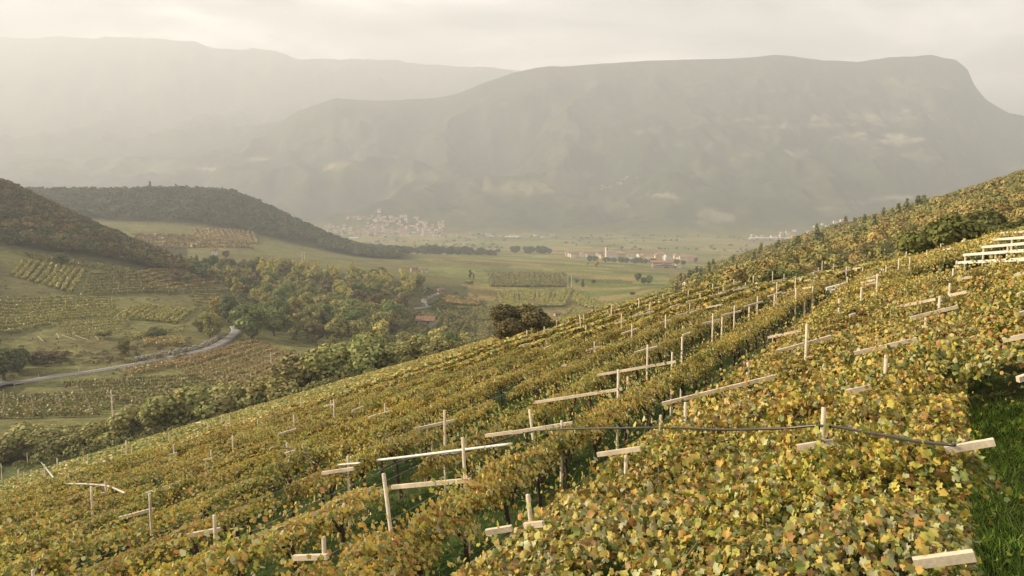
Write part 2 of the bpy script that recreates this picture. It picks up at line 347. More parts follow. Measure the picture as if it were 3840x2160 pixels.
# ------------------------------------------------------------------ leaf scattering
def rotm(n, spin):
    """frames whose z axis is n, spun about it"""
    n = n / np.linalg.norm(n, axis=1, keepdims=True); ref = np.where(np.abs(n[:, 2:3]) < .9, np.array([[0, 0, 1.]]), np.array([[1., 0, 0]]))
    a = np.cross(ref, n); a /= np.linalg.norm(a, axis=1, keepdims=True); b = np.cross(n, a)
    c, s = np.cos(spin)[:, None], np.sin(spin)[:, None]
    return np.stack([a * c + b * s, -a * s + b * c, n], -1)
def scatter(tv, tf, pos, nrm, size, col):
    """one triangle or quad soup of leaves: template tv, tf at every pos"""
    n = len(pos); Rm = rotm(nrm, rng.uniform(0, 6.283, n)); k = len(tv)
    V = np.einsum('nij,kj->nki', Rm, tv) * size[:, None, None] + pos[:, None, :]
    Fc = (tf[None] + (np.arange(n) * k)[:, None, None]).reshape(-1, tf.shape[1])
    return V.reshape(-1, 3), Fc, np.repeat(col, len(tf), axis=0)
QV = np.array([(-.5, -.42, 0), (.5, -.5, .06), (.45, .5, 0), (-.5, .42, .06)]); QF = np.array([(0, 1, 2, 3)])
LV1 = np.array([(0, -.5, .0), (.5, -.12, -.12), (.28, .42, -.1), (0, .55, .03), (-.28, .42, -.1), (-.5, -.12, -.12), (0, .05, .08)]); LF1 = np.array([(6, 0, 1), (6, 1, 2), (6, 2, 3), (6, 3, 4), (6, 4, 5), (6, 5, 0)])
_pol = [(-90, .20), (-66, .50), (-32, .54), (-7, .43), (24, .62), (54, .46), (90, .66), (126, .46), (156, .62), (187, .43), (212, .54), (246, .50)]
def grape(cup, fold, seed):
    r0 = np.random.default_rng(seed); o = [(0, -.02, 0)]
    for a, r in _pol:
        r *= r0.uniform(.88, 1.1); x, y = r * math.cos(R(a)), r * math.sin(R(a)); o.append((x, y, -cup * r * r + fold * abs(x) + r0.uniform(-.05, .05)))
    n = len(_pol); return np.array(o), np.array([(0, 1 + i, 1 + (i + 1) % n) for i in range(n)])
GRAPE = [grape(.5, .12, 1), grape(.35, .35, 2), grape(.8, -.1, 3), grape(.2, .5, 4)]
VINE_PAL = np.array([(.45, .395, .075), (.53, .40, .08), (.56, .33, .07), (.42, .22, .07), (.23, .25, .05), (.13, .16, .034), (.46, .44, .21), (.29, .18, .075)])
W_YEL = np.array([.26, .19, .12, .08, .14, .07, .10, .04]); W_MIX = np.array([.24, .15, .09, .07, .13, .07, .19, .06]); W_GRN = np.array([.22, .06, .03, .02, .36, .16, .13, .02])
def pick(n, w, pal=VINE_PAL, var=.2):
    c = pal[rng.choice(len(pal), n, p=w / w.sum())]; return c * rng.uniform(1 - var, 1 + var, (n, 1)) * rng.uniform(.94, 1.06, (n, 3))
# ------------------------------------------------------------------ trees (built once per kind, copied with their parts)
def crown_pts(n, blobs):
    """points and outward directions on the shells of a heap of blobs"""
    B = np.array(blobs); w = B[:, 3] ** 2; k = rng.choice(len(B), n, p=w / w.sum())
    d = rng.normal(size=(n, 3)); d /= np.linalg.norm(d, axis=1, keepdims=True)
    rr = B[k, 3] * rng.uniform(.55, 1.08, n) ** .6
    p = B[k, :3] + d * rr[:, None] * np.array([1, 1, .9]); nr = d + rng.normal(size=(n, 3)) * .55 + np.array([0, 0, .25])
    return p, nr, k
def variegate(k, nb, n, var=.22):
    tone = rng.uniform(1 - var, 1 + var, nb)[k]; c = np.ones((n, 3)) * tone[:, None] * rng.uniform(.8, 1.25, (n, 1))
    c[:, 0] *= rng.uniform(.85, 1.2, n); return c
def blobs_round(nb, rx, rz, zc, br):
    o = []
    for _ in range(nb):
        d = rng.normal(size=3); d /= np.linalg.norm(d); q = rng.uniform(.35, 1) ** .5
        o.append((d[0] * rx * q, d[1] * rx * q, zc + d[2] * rz * q, br * rng.uniform(.65, 1.25)))
    return o
def trunk_mesh(name, h, r, lean=.05, limbs=4, crown=.5):
    mb = MB(); pts = [(0, 0, -.3)] + [(lean * h * math.sin(i), lean * h * math.cos(i * 1.7) * .5, h * i / 5) for i in range(1, 6)]
    mb.tube(pts, [r * 1.25] + [r * (1 - .16 * i) for i in range(1, 6)], 7)
    for k in range(limbs):
        a = 2 * math.pi * k / limbs + random.uniform(-.4, .4); z0 = h * random.uniform(.45, .8); b = Vector((0, 0, z0)); l = h * crown * random.uniform(.6, 1)
        q = b + Vector((math.cos(a) * l * .6, math.sin(a) * l * .6, l * .6)); mb.tube([b, (b + q) / 2 + Vector((0, 0, -.04 * l)), q], [r * .5, r * .34, r * .12], 5)
    return mb.mesh(name, M['bark'], True)
KINDS = {}
def kind(key, n, blobs, ls, h, tr):
    p, nr, k = crown_pts(n, blobs); V, Fc, c = scatter(QV, QF, p, nr, rng.uniform(.7, 1.3, n) * ls, variegate(k, len(blobs), n))
    KINDS[key] = (mesh_np('crown_' + key, V, Fc, M['tree'], c), tr, h)
for i in range(4):   # spreading broadleaf, 10 m tall
    bl = blobs_round(18, 3.1, 3.4, 5.0, 1.6); kind('oak%d' % i, 3000, bl, .50, 9.6, trunk_mesh('oak_trunk', 6, .28))
for i in range(2):   # slim light poplar, 12 m
    bl = [(rng.normal() * .9, rng.normal() * .9, z, 1.25 * (1.15 - abs(z - 6) / 9)) for z in np.linspace(1.2, 11, 16)]; kind('poplar%d' % i, 1700, bl, .45, 12, trunk_mesh('poplar_trunk', 9, .2, .02))
for i in range(3):   # bush, 4 m tall
    bl = blobs_round(13, 2.1, 1.3, 1.9, .95); kind('bush%d' % i, 2600, bl, .24, 4, trunk_mesh('bush_stem', 2.2, .12, .1, 5))
bl = blobs_round(22, 2.6, 1.7, 2.9, .95); kind('nearbush', 9000, bl, .17, 5.4, trunk_mesh('bush_stem', 3.2, .16, .1, 6))
bl = blobs_round(20, 2.5, 1.4, 2.6, .85); kind('bigleaf', 5200, bl, .25, 5.0, trunk_mesh('tree_stem', 3, .16, .1, 6))
def pine(key, h, w, tiers, dro):
    P, Nn, K = [], [], []
    for t in range(tiers):
        z = h * (.12 + .86 * t / tiers); rr = w * (1 - t / tiers) ** .8 * rng.uniform(.8, 1.15) + .15; nb = 7
        for b in range(nb):
            a = rng.uniform(0, 6.28); l = rr * rng.uniform(.6, 1.1); m_ = int(10 + 26 * l / w); s = np.sqrt(rng.uniform(.02, 1, m_)) * l
            P.append(np.stack([np.cos(a) * s + rng.normal(size=m_) * .2, np.sin(a) * s + rng.normal(size=m_) * .2, z - dro * s + rng.normal(size=m_) * .15], -1))
            Nn.append(np.stack([np.cos(a) * np.ones(m_) * .5, np.sin(a) * np.ones(m_) * .5, np.ones(m_)], -1) + rng.normal(size=(m_, 3)) * .45); K.append(np.full(m_, t))
    P, Nn, K = np.concatenate(P), np.concatenate(Nn), np.concatenate(K); n = len(P)
    V, Fc, c = scatter(QV, QF, P, Nn, rng.uniform(.7, 1.3, n) * .55, variegate(K, tiers, n, .12))
    mb = MB(); mb.tube([(0, 0, -.3), (0, 0, h * .5), (0, 0, h * .95)], [.22, .15, .04], 6); KINDS[key] = (mesh_np('crown_' + key, V, Fc, M['tree'], c), mb.mesh('conifer_trunk', M['bark'], True), h)
pine('pine0', 13, 2.7, 15, .25); pine('pine1', 14, 3.0, 15, .12); pine('spruce', 15, 2.5, 20, .45)
def tree(name, key, x, y, h, colour, label, cat, group=None, wide=1.0, z=None):
    cr, tk, h0 = KINDS[key]; s = h / h0; o = empty(name, (x, y, g1(x, y) if z is None else z), random.uniform(0, 6.28)); o.scale = (s * wide, s * wide, s)
    c = obj('crown', cr, o); c.color = (*colour, 1); obj('trunk', tk, o); return tag(o, label, cat, group)
GREEN_D, GREEN_M, OLIVE, LIME, GOLD, RUST, BROWN = (.115, .142, .055), (.185, .22, .075), (.28, .27, .092), (.48, .44, .13), (.38, .31, .085), (.24, .145, .065), (.18, .145, .068)
def jit(c, v=.15):
    k = random.uniform(1 - v, 1 + v); return tuple(q * k * random.uniform(.95, 1.05) for q in c)

# the wooded gully in the middle of the valley
gr = []
front = [(632, 850, 17, GREEN_M, 'oak0', 1.2, 'big dark green tree at the bend of the road, left end of the gully wood'), (690, 845, 15, GREEN_M, 'oak1', 1.0, 'round green tree second from the road bend in the gully wood'),
 (745, 855, 14, OLIVE, 'poplar0', 1.3, 'grey green tree third from the road bend in the gully wood'), (790, 862, 11, BROWN, 'oak2', 1.1, 'low reddish brown tree at the field edge below the gully wood'),
 (845, 868, 13, OLIVE, 'oak3', 1.1, 'olive tree right of the reddish brown one at the field edge'), (905, 872, 14, OLIVE, 'oak1', .9, 'tall olive tree behind the third utility pole'),
 (965, 872, 14, LIME, 'poplar1', 1.4, 'bright lime green tree standing in front of the gully wood, right of the third pole'), (1020, 885, 10, OLIVE, 'oak0', 1.0, 'olive tree left of and below the tiled farm shed'),
 (1060, 900, 11, GREEN_M, 'oak2', .9, 'mid green tree just below the tiled farm shed'), (1100, 890, 13, LIME, 'poplar0', 1.5, 'yellow green feathery tree just right of the tiled farm shed'),
 (1130, 905, 9, GREEN_M, 'oak3', 1.1, 'dark bushy tree at the lower right of the gully wood'), (1165, 880, 9, LIME, 'poplar1', 1.5, 'small yellow green tree between tiled shed and dark bush'), (1195, 880, 7, OLIVE, 'oak1', 1.1, 'olive tree at the right end of the gully wood'),
 (530, 850, 13, OLIVE, 'oak2', .9, 'olive tree left of the road bend'), (545, 800, 12, GOLD, 'poplar1', 1.3, 'golden tree above the left side of the road bend'), (575, 812, 14, GREEN_D, 'oak3', .9, 'dark green tree over the road at the bend'), (505, 835, 8, OLIVE, 'oak0', 1.1, 'low olive tree beside the grass plot left of the road bend')]
for px, py, h, c, k, w, lab in front:
    p = at(px, py, tmin=230); tree('broadleaf_tree', k, p.x, p.y, h, c, lab, 'tree', 'trees of the gully wood', w)
cnt = 0
zones = [((560, 1010), (455, 560), 80, [(GREEN_M, 'oak'), (OLIVE, 'oak'), (BROWN, 'oak'), (LIME, 'poplar')], (9, 14), 'wood behind the road bend'),
         ((640, 1000), (372, 450), 62, [(GREEN_M, 'oak'), (OLIVE, 'oak'), (GREEN_M, 'oak'), (OLIVE, 'poplar')], (10, 15), 'front of the gully wood'),
         ((640, 1050), (590, 690), 60, [(LIME, 'poplar'), (LIME, 'poplar'), (LIME, 'poplar'), (OLIVE, 'oak')], (11, 16), 'pale yellow poplar stand'),
         ((430, 640), (470, 680), 46, [(OLIVE, 'oak'), (BROWN, 'oak'), (GREEN_M, 'oak'), (GREEN_D, 'oak')], (7, 11), 'left flank of the gully wood')]
for (pa, pb), (ya, yb), n, cs, (ha, hb), gname in zones:
    for k in range(n):
        y = random.uniform(ya, yb); px = random.uniform(pa, pb); c, kk = random.choice(cs); x = pcol(px, y)
        key = kk + str(random.randrange(4 if kk == 'oak' else 2)); nm = {id(GREEN_D): 'dark green', id(GREEN_M): 'mid green', id(OLIVE): 'olive', id(BROWN): 'brownish', id(LIME): 'pale lime yellow', id(GOLD): 'golden'}[id(c)]
        tree('broadleaf_tree', key, x, y, random.uniform(ha, hb), jit(c), '%s %s in the %s' % (nm, 'slender tree' if kk == 'poplar' else 'round tree', gname), 'tree', gname, random.uniform(.85, 1.25))
# hedge of bushes under the lower edge of the vineyard
hl = [(-40, 1120, 4.6, 1.3), (35, 1108, 5.2, 1.4), (105, 1105, 4.2, 1.2), (165, 1108, 3.4, 1.2), (235, 1085, 4.0, 1.4), (325, 1070, 5.6, 1.2), (390, 1062, 4.8, 1.3), (440, 1052, 6.6, 1.3), (500, 1045, 6.2, 1.2), (565, 1030, 4.6, 1.3), (620, 1020, 4.8, 1.2), (690, 1005, 5.0, 1.4), (750, 992, 6.8, 1.2), (830, 985, 6.6, 1.3), (900, 975, 6.6, 1.2), (950, 965, 5.0, 1.1), (1010, 955, 3.6, 1.3), (1080, 935, 3.8, 1.3)]
for i, (px, py, h, w) in enumerate(hl):
    y = 128 if px < 700 else 134; x = pcol(px, y)
    tree('hedge_bush', 'bush%d' % (i % 3), x, y, h * 1.3, jit((.28, .275, .10) if i % 3 else (.235, .22, .09), .08), '%s bush in the hedge below the vineyard' % ('pale olive' if i % 3 else 'brownish olive'), 'bush', 'hedge bushes below the vineyard', w)
tree('dark_bush', 'nearbush', 1.4, 80, 5.6, (.125, .105, .042), 'dense dark bush with rusty leaves at the lower edge of the vineyard', 'bush', None, 1.3)
tree('broad_leaved_tree', 'bigleaf', pcol(2365, 60), 60, 5.6, (.125, .135, .035), 'glossy large leaved tree behind the white posts at the right', 'tree', None, 1.05)
tree('broad_leaved_tree', 'bigleaf', pcol(2520, 76), 76, 5.2, (.115, .120, .035), 'smaller leafy tree half hidden behind the big leaved tree at the right', 'tree', None, 1.15)
tree('yellow_bush', 'bush1', pcol(2255, 92), 92, 4.0, (.23, .19, .05), 'yellowing bush left of the big leaved tree', 'bush', None, 1.4)
tree('green_bush', 'bush2', pcol(1985, 105), 105, 3.6, (.12, .14, .04), 'fresh green bush at the vineyard edge below the conifer wood', 'bush', None, 1.5)
tree('green_bush', 'bush0', pcol(1655, 118), 118, 2.2, (.12, .13, .04), 'small green bush left of the white hut at the vineyard edge', 'bush', None, 1.3)
# single trees and bushes around the road and the terraces
for px, py, h, c, k, w, lab, cat in [
 (312, 893, 6.5, (.17, .165, .045), 'oak0', .9, 'yellow green round tree standing alone above the road', 'tree'), (262, 852, 4.5, OLIVE, 'bush1', 1.3, 'low olive bush left of the yellow green round tree', 'bush'),
 (395, 848, 5, (.13, .14, .05), 'bush2', 1.5, 'wide pale bush on the grass bank left of the road bend', 'bush'), (12, 955, 12, GREEN_D, 'oak1', 1.1, 'dark tree at the left edge of the picture above the road', 'tree'), (45, 935, 9, GREEN_D, 'oak2', 1.3, 'dark bushy tree second from the left edge above the road', 'tree'),
 (-40, 900, 13, GREEN_D, 'oak3', 1.0, 'tall dark tree cut by the left picture edge', 'tree'), (90, 915, 6, BROWN, 'bush0', 1.5, 'brownish thicket on the dry bank above the road', 'bush'), (150, 905, 4, BROWN, 'bush1', 1.8, 'low brown thicket right of the dark trees on the bank', 'bush'),
 (155, 668, 9, GREEN_D, 'oak0', 1.1, 'dark bush alone at the foot of the wooded hill', 'bush')]:
    p = at(px, py, tmin=200); tree('lone_tree' if cat == 'tree' else 'lone_bush', k, p.x, p.y, h, c, lab, cat, None, w)
for px, y, h, k, c, lab in [(452, 560, 14, 'pine1', GREEN_D, 'tall dark cedar at the right foot of the wooded hill'), (492, 600, 13, 'spruce', GREEN_D, 'dark conifer right of the cedar'), (478, 610, 11, 'spruce', GREEN_D, 'shorter dark conifer between cedar and conifer')]:
    tree('conifer', k, pcol(px, y), y, h, c, lab, 'tree')
# crest trees of the hill behind
for px, h, k in [(145, 9, 'oak0'), (160, 8, 'oak1'), (172, 12, 'spruce'), (212, 9, 'pine1'), (226, 8, 'pine0'), (290, 10, 'pine1'), (310, 9, 'oak2'), (386, 17, 'spruce'), (345, 9, 'oak3'), (450, 13, 'spruce'), (566, 12, 'pine0'), (585, 10, 'oak1'), (520, 8, 'oak2'), (105, 8, 'oak3'), (125, 8, 'oak1')]:
    tree('crest_tree', k, pcol(px, 1345), 1345, h * 1.3, (.08, .088, .04), 'small %s on the skyline of the middle wooded hill' % ('pointed conifer' if k == 'spruce' else 'round tree'), 'tree', 'crest trees of the middle hill', 1.2)
# trees out on the basin floor
for px, py, h, k, c, w, lab in [(1466, 722, 9, 'pine1', GREEN_D, 1.2, 'dark conifer right of the twin pole on the valley floor'), (1492, 715, 6, 'oak1', GREEN_D, 1.1, 'small round tree right of the dark conifer'), (1450, 712, 5, 'oak2', GREEN_D, 1.1, 'small dark tree between twin pole and conifer'),
  (1604, 706, 10, 'oak0', GREEN_D, 1.1, 'round dark tree below the farmhouse, left of three'), (1618, 714, 8, 'oak2', GREEN_D, 1.1, 'smaller round tree, middle of three below the farmhouse'), (1632, 714, 10, 'oak3', GREEN_M, 1.1, 'round dark tree below the farmhouse, right of three'),
  (1500, 672, 12, 'oak1', GOLD, .9, 'single golden orange tree before the nearer village'), (1478, 668, 8, 'oak2', LIME, 1.0, 'pale yellow tree left of the golden one'), (1590, 742, 3.5, 'bush0', GREEN_D, 1.2, 'single dark bush in the vineyard left of the white hut'),
  (1074, 742, 8, 'oak0', GREEN_M, 1.1, 'round tree left of the small stone tower hut'), (1183, 700, 10, 'poplar0', GREEN_D, 1.0, 'slim dark cypress clump standing in the valley vineyards'), (1192, 702, 7, 'poplar1', GREEN_D, .8, 'shorter dark cypress beside the clump'),
  (1180, 716, 5, 'bush1', OLIVE, 1.6, 'olive thicket below the cypress clump'), (1750, 660, 12, 'oak2', GREEN_D, 1.1, 'dark round tree right of the farmhouse'), (1085, 770, 4, 'bush2', GREEN_D, 1.4, 'dark bush at the hairpin below the stone tower hut')]:
    p = at(px, py, tmin=430); tree('valley_tree', k, p.x, p.y, h, c, lab, 'tree', None, w)
for k in range(26):   # line of trees in front of the nearer village
    px = random.uniform(1480, 1740) if k < 18 else random.uniform(1600, 1660); y = random.uniform(1380, 1520)
    tree('village_tree', 'oak%d' % (k % 4), pcol(px, y), y, random.uniform(8, 13), jit(GREEN_D), 'dark green tree in the belt before the nearer village', 'tree', 'tree belt before the nearer village', 1.3)
for k in range(46):   # wood on the low ridge left of the nearer village
    px = random.uniform(930, 1225) if k < 34 else random.uniform(1290, 1400); y = random.uniform(1500, 1680) if k < 34 else random.uniform(1800, 1900)
    tree('ridge_tree', 'oak%d' % (k % 4), pcol(px, y), y, random.uniform(14, 22), jit((.06, .072, .032)), 'dark tree in the %s' % ('wood on the low ridge' if k < 34 else 'small wood on the plain'), 'tree', 'low ridge wood' if k < 34 else 'small plain wood', 1.4)
# conifers and broadleaves of the right hillside that stand out singly
k = 0
for k in range(64):
    px = random.uniform(1695, 2330); px = px if k % 3 else random.choice((1740, 1830, 1905, 1990, 2060, 2130)) + random.gauss(0, 16); y = random.uniform(280, 520)
    tree('hillside_conifer', ['pine0', 'pine1', 'pine1', 'spruce'][k % 4], pcol(px, y), y, random.uniform(5, 10.5), jit((.29, .29, .115), .15), 'blue green conifer on the right wooded slope', 'tree', 'conifers on the right slope', random.uniform(1.15, 1.5))
for k in range(40):
    px = random.uniform(1720, 2560); y = random.uniform(240, 330)
    tree('hillside_tree', 'oak%d' % (k % 4), pcol(px, y), y, random.uniform(3, 5), jit([(.24, .21, .07), (.22, .215, .07), (.26, .19, .075), (.18, .19, .065)][k % 4]), 'autumn tinted tree on the right slope above the vineyard', 'tree', 'autumn trees on the right slope', 1.2)

# ------------------------------------------------------------------ woods that read as one mass
def wood(name, label, P, hts, per, ls, cols, wts, spread=.42):
    n = len(P); k = np.repeat(np.arange(n), per); N_ = n * per
    d = rng.normal(size=(N_, 3)); d /= np.linalg.norm(d, axis=1, keepdims=True); d[:, 2] = np.abs(d[:, 2]) * 1.0 - .25
    h = hts[k]; pos = P[k] + np.stack([d[:, 0] * h * spread, d[:, 1] * h * spread, h * .58 + d[:, 2] * h * .45], -1)
    c = np.array(cols)[rng.choice(len(cols), n, p=np.array(wts) / sum(wts))] * rng.uniform(.8, 1.2, (n, 1)); c = c[k] * rng.uniform(.78, 1.25, (N_, 1))
    V, Fc, cc = scatter(QV, QF, pos, d + rng.normal(size=(N_, 3)) * .5 + np.array([0, 0, .3]), rng.uniform(.7, 1.3, N_) * ls * h / 8, c)
    return tag(obj(name, mesh_np(name, V, Fc, M['wood'], cc)), label, 'woodland', None, 'stuff')
def spots(n, pxa, pxb, ya, yb, keep=None):
    y = np.sqrt(rng.uniform(ya ** 2, yb ** 2, n)); px = rng.uniform(pxa, pxb, n); x = (px - 1288) / F * y; z = ground(x, y)
    m_ = np.ones(n, bool) if keep is None else keep(px, y, z); return np.stack([x, y, z - .3], -1)[m_]
P = spots(2300, -300, 440, 462, 660, lambda px, y, z: (y > 470 + .10 * np.maximum(px, 0) ) & (px < 445 - .25 * (y - 480)))
wood('hillside_wood', 'brown tinged oak wood covering the near hill at the left', P, rng.uniform(4, 11, len(P)), 58, 1.25, [(.115, .108, .043), (.130, .105, .045), (.095, .105, .042), (.155, .12, .048)], [3, 3, 3, 1.5])
P = spots(5200, 20, 1010, 1120, 1480, lambda px, y, z: (to_px(pcol(px, y), y, z)[1] < 585 + .11 * np.maximum(px - 560, 0)) | (px > 800))
wood('hill_wood', 'grey green wood covering the hill in the middle distance', P, rng.uniform(5, 15, len(P)), 26, 1.65, [(.085, .10, .044), (.098, .103, .047), (.074, .09, .042)], [3, 2, 2])
P = spots(900, 1690, 2800, 96, 235, lambda px, y, z: (px > 1730 + .02 * (600 - y)) & (np.hypot(pcol(px, y), y) > 108))
wood('slope_scrub', 'golden scrub just above the upper edge of the vineyard', P, rng.uniform(1.8, 4.2, len(P)), 150, .78, [(.26, .235, .08), (.30, .235, .085), (.22, .21, .075), (.32, .23, .085)], [4, 3, 2, 1.6])
P = spots(2200, 1690, 2800, 225, 600, lambda px, y, z: ((px > 1730 + .02 * (600 - y)) | (y > 380)))
wood('slope_wood', 'autumn tinted scrub and trees covering the right hillside', P, rng.uniform(3.2, 6.2, len(P)), 72, 1.0, [(.24, .225, .075), (.28, .22, .078), (.20, .20, .07), (.30, .22, .08)], [4, 3, 2, 1.6])
P = spots(420, 900, 1260, 1420, 1900, lambda px, y, z: fbm(px * .02, y * .01, 60, 3) > .5)
wood('valley_wood', 'dark hedges and copses along the low ridge in the valley', P, rng.uniform(8, 13, len(P)), 40, 1.6, [(.06, .068, .03), (.07, .07, .032)], [1, 1])
P = spots(900, 700, 2400, 2050, 2900, lambda px, y, z: fbm(px * .006, y * .02, 61, 3) > .56)
wood('riverside_wood', 'thin dark tree lines along the river plain', P, rng.uniform(8, 13, len(P)), 18, 2.0, [(.06, .066, .03)], [1])
P = spots(260, 20, 480, 262, 330, lambda px, y, z: np.abs(to_px(pcol(px, y), y, z)[1] - (955 - .105 * px) + 30) < 22)
wood('bank_scrub', 'dry brown scrub on the bank above the road', P, rng.uniform(.8, 2.0, len(P)), 70, 1.5, [(.14, .11, .05), (.16, .12, .06), (.10, .10, .04)], [3, 2, 2], .8)

P = spots(420, -150, 1150, 118, 165, lambda px, y, z: (np.hypot(pcol(px, y), y) > 121 + .004 * px) & (np.hypot(pcol(px, y), y) < 172))
wood('hedge_scrub', 'tangled olive scrub filling the bank below the vineyard', P, rng.uniform(1.2, 3.2, len(P)), 150, .85, [(.18, .18, .066), (.20, .19, .072), (.15, .15, .06)], [3, 2, 2], .6)
P = spots(2400, -100, 1250, 225, 700, lambda px, y, z: fbm(px * .012, y * .02, 62, 3) > .47)
wood('meadow_scrub', 'rough tufts and low scrub over the valley meadows', P, rng.uniform(.5, 1.3, len(P)), 9, 3.2, [(.075, .085, .028), (.10, .085, .036), (.065, .08, .026)], [3, 2, 2], .9)
P = spots(260, 560, 1200, 350, 640)
wood('undergrowth', 'dark undergrowth beneath the gully wood', P, rng.uniform(3, 6, len(P)), 60, 1.3, [(.11, .12, .045), (.135, .13, .05)], [1, 1], .6)
# ------------------------------------------------------------------ roads
def ribbon(name, pts, width, matl, lift=.06):
    P = catmull(pts, 8); V = []; Fc = []
    for i, p in enumerate(P):
        t = P[min(i + 1, len(P) - 1)] - P[max(i - 1, 0)]; n = np.array([-t[1], t[0], 0]); n /= np.linalg.norm(n)
        zc = max(g1(*(p + n * s)[:2]) for s in (-width / 2, 0, width / 2)) + lift
        for s in (-.5, -.17, .17, .5): q = p + n * s * width; V.append((q[0], q[1], zc - (.35 if abs(s) == .5 else 0) * 0))
        for s, dz in ((-.5, -.8), (.5, -.8)): q = p + n * s * (width + .6); V.append((q[0], q[1], zc + dz))
    for i in range(len(P) - 1):
        a, b = i * 6, i * 6 + 6
        Fc += [(a + 4, a, b, b + 4), (a, a + 1, b + 1, b), (a + 1, a + 2, b + 2, b + 1), (a + 2, a + 3, b + 3, b + 2), (a + 3, a + 5, b + 5, b + 3)]
    o = obj(name, mesh_np(name, np.array(V), np.array(Fc), matl)); return P, o
rp_ = [at(*q, tmin=200) for q in [(-60, 985), (30, 966), (120, 951), (230, 936), (330, 919), (420, 901), (490, 887), (545, 870), (578, 851), (594, 834), (590, 822)]]
RP, road = ribbon('road', rp_, 4.4, M['asphalt'], .25); tag(road, kind='structure')
r2 = [at(*q, tmin=400) for q in [(970, 806), (968, 793), (1000, 781), (1055, 776), (1080, 770), (1066, 757), (1082, 747), (1108, 739)]]
RP2, road2 = ribbon('valley_road', r2, 4.2, M['asphalt'], .3); tag(road2, kind='structure')
def side(P, off, i): 
    t = P[min(i + 1, len(P) - 1)] - P[max(i - 1, 0)]; n = np.array([-t[1], t[0], 0]); n /= np.linalg.norm(n); q = P[i] + n * off; return Vector((q[0], q[1], g1(q[0], q[1])))
# white edge lines, crash barrier and marker posts
for off, nm in ((1.95, 'far'), (-1.95, 'near')):
    mb = MB()
    for i in range(len(RP) - 1):
        a, b = side(RP, off, i), side(RP, off, i + 1); za = max(g1(*RP[i][:2]), a.z) + .29; zb = max(g1(*RP[i + 1][:2]), b.z) + .29
        mb.beam((a.x, a.y, za), (b.x, b.y, zb), .12, .02)
    tag(obj('edge_line', mb.mesh('edge_line', M['whitepipe'])), 'white painted line along the %s edge of the road' % nm, 'road marking')
bar = empty('crash_barrier', side(RP, -2.9, 8)); tag(bar, 'low grey crash barrier on the valley side of the road', 'barrier')
mb = MB()
for i in range(6, 44): mb.beam(side(RP, -2.9, i) - bar.location + Vector((0, 0, .85)), side(RP, -2.9, i + 1) - bar.location + Vector((0, 0, .85)), .08, .32)
obj('rail', mb.mesh('rail', M['steel']), bar); pm_ = MB().box((0, 0, .4), (.12, .12, 1.1)).mesh('barrier_post', M['steel'])
for i in range(6, 45, 3): obj('post', pm_, bar, side(RP, -2.95, i) - bar.location)
mp = MB().box((0, 0, .5), (.16, .16, 1.2)).mesh('marker_post', M['whitepipe'])
for j, i in enumerate(range(8, 78, 7)):
    tag(obj('marker_post', mp, None, side(RP, 3.2, i)), 'small white marker post on the uphill road edge', 'marker post', 'road marker posts')
# rough stone wall below the bank
sw = empty('stone_wall', side(RP, 4.2, 38)); tag(sw, 'rough grey stone wall holding the bank above the road', 'wall')
stones = []
for s in range(5):
    d = rng.normal(size=(26, 3)); d /= np.linalg.norm(d, axis=1, keepdims=True); import bmesh
    bm = bmesh.new(); [bm.verts.new(v * np.array([.55, .4, .38]) * rng.uniform(.8, 1.15)) for v in d]; bmesh.ops.convex_hull(bm, input=bm.verts); me = bpy.data.meshes.new('stone'); bm.to_mesh(me); bm.free(); me.materials.append(M['stone']); stones.append(me)
for i in range(230):
    k = random.uniform(34, 66); a = side(RP, 4.2 + random.uniform(0, .5), int(k)); b = side(RP, 4.2, int(k) + 1); q = a.lerp(b, k % 1) - sw.location
    obj('stone', stones[i % 5], sw, q + Vector((0, 0, random.uniform(.1, 1.7))), (random.uniform(0, 3), random.uniform(-.3, .3), random.uniform(0, 6)), [random.uniform(.7, 1.3)] * 3)

# ------------------------------------------------------------------ poles
def utility_pole(px, py, top, lab):
    p = at(px, py, tmin=150); h = (py - top) / F * p.y; o = empty('utility_pole', p, .5); tag(o, lab, 'pole', 'utility poles')
    obj('shaft', MB().tube([(0, 0, -.5), (0, 0, h)], [.17, .10], 8).mesh('shaft', M['concrete'], True), o)
    c = obj('crossarm', MB().box((0, 0, h - 1.3), (1.9, .14, .16)).mesh('crossarm', M['concrete']), o)
    for s in (-.8, 0, .8): obj('insulator', MB().tube([(s, 0, h - 1.2), (s, 0, h - .85)], .07, 6).mesh('insulator', M['glass']), c)
utility_pole(286, 1072, 975, 'tall pale pole with crossarm, nearest and leftmost in the fields'); utility_pole(684, 958, 883, 'pale pole with crossarm, middle one of three in the fields'); utility_pole(901, 930, 862, 'pale pole with crossarm, rightmost of three in the fields')
def twin_pole(px, py, top, lab):
    p = at(px, py, tmin=430); h = (py - top) / F * p.y; o = empty('twin_pole', p, .1); tag(o, lab, 'pole', 'twin poles'); w = h * .13
    for s in (-w, w): obj('shaft', MB().tube([(s, 0, -.5), (s, 0, h)], [.26, .2], 6).mesh('shaft', M['concrete'], True), o)
    obj('crossarm', MB().box((0, -.2, h - .3), (w * 3.4, .3, .4)).mesh('crossarm', M['concrete']), o)
    for s in (-1.6, 0, 1.6): obj('insulator', MB().tube([(s * w, -.2, h - .5), (s * w, -.2, h - 1.5)], .14, 6).mesh('insulator', M['glass']), o)
twin_pole(1433, 724, 690, 'white twin legged power pole among the valley vineyards'); twin_pole(764, 660, 635, 'white twin legged power pole above the poplar stand')

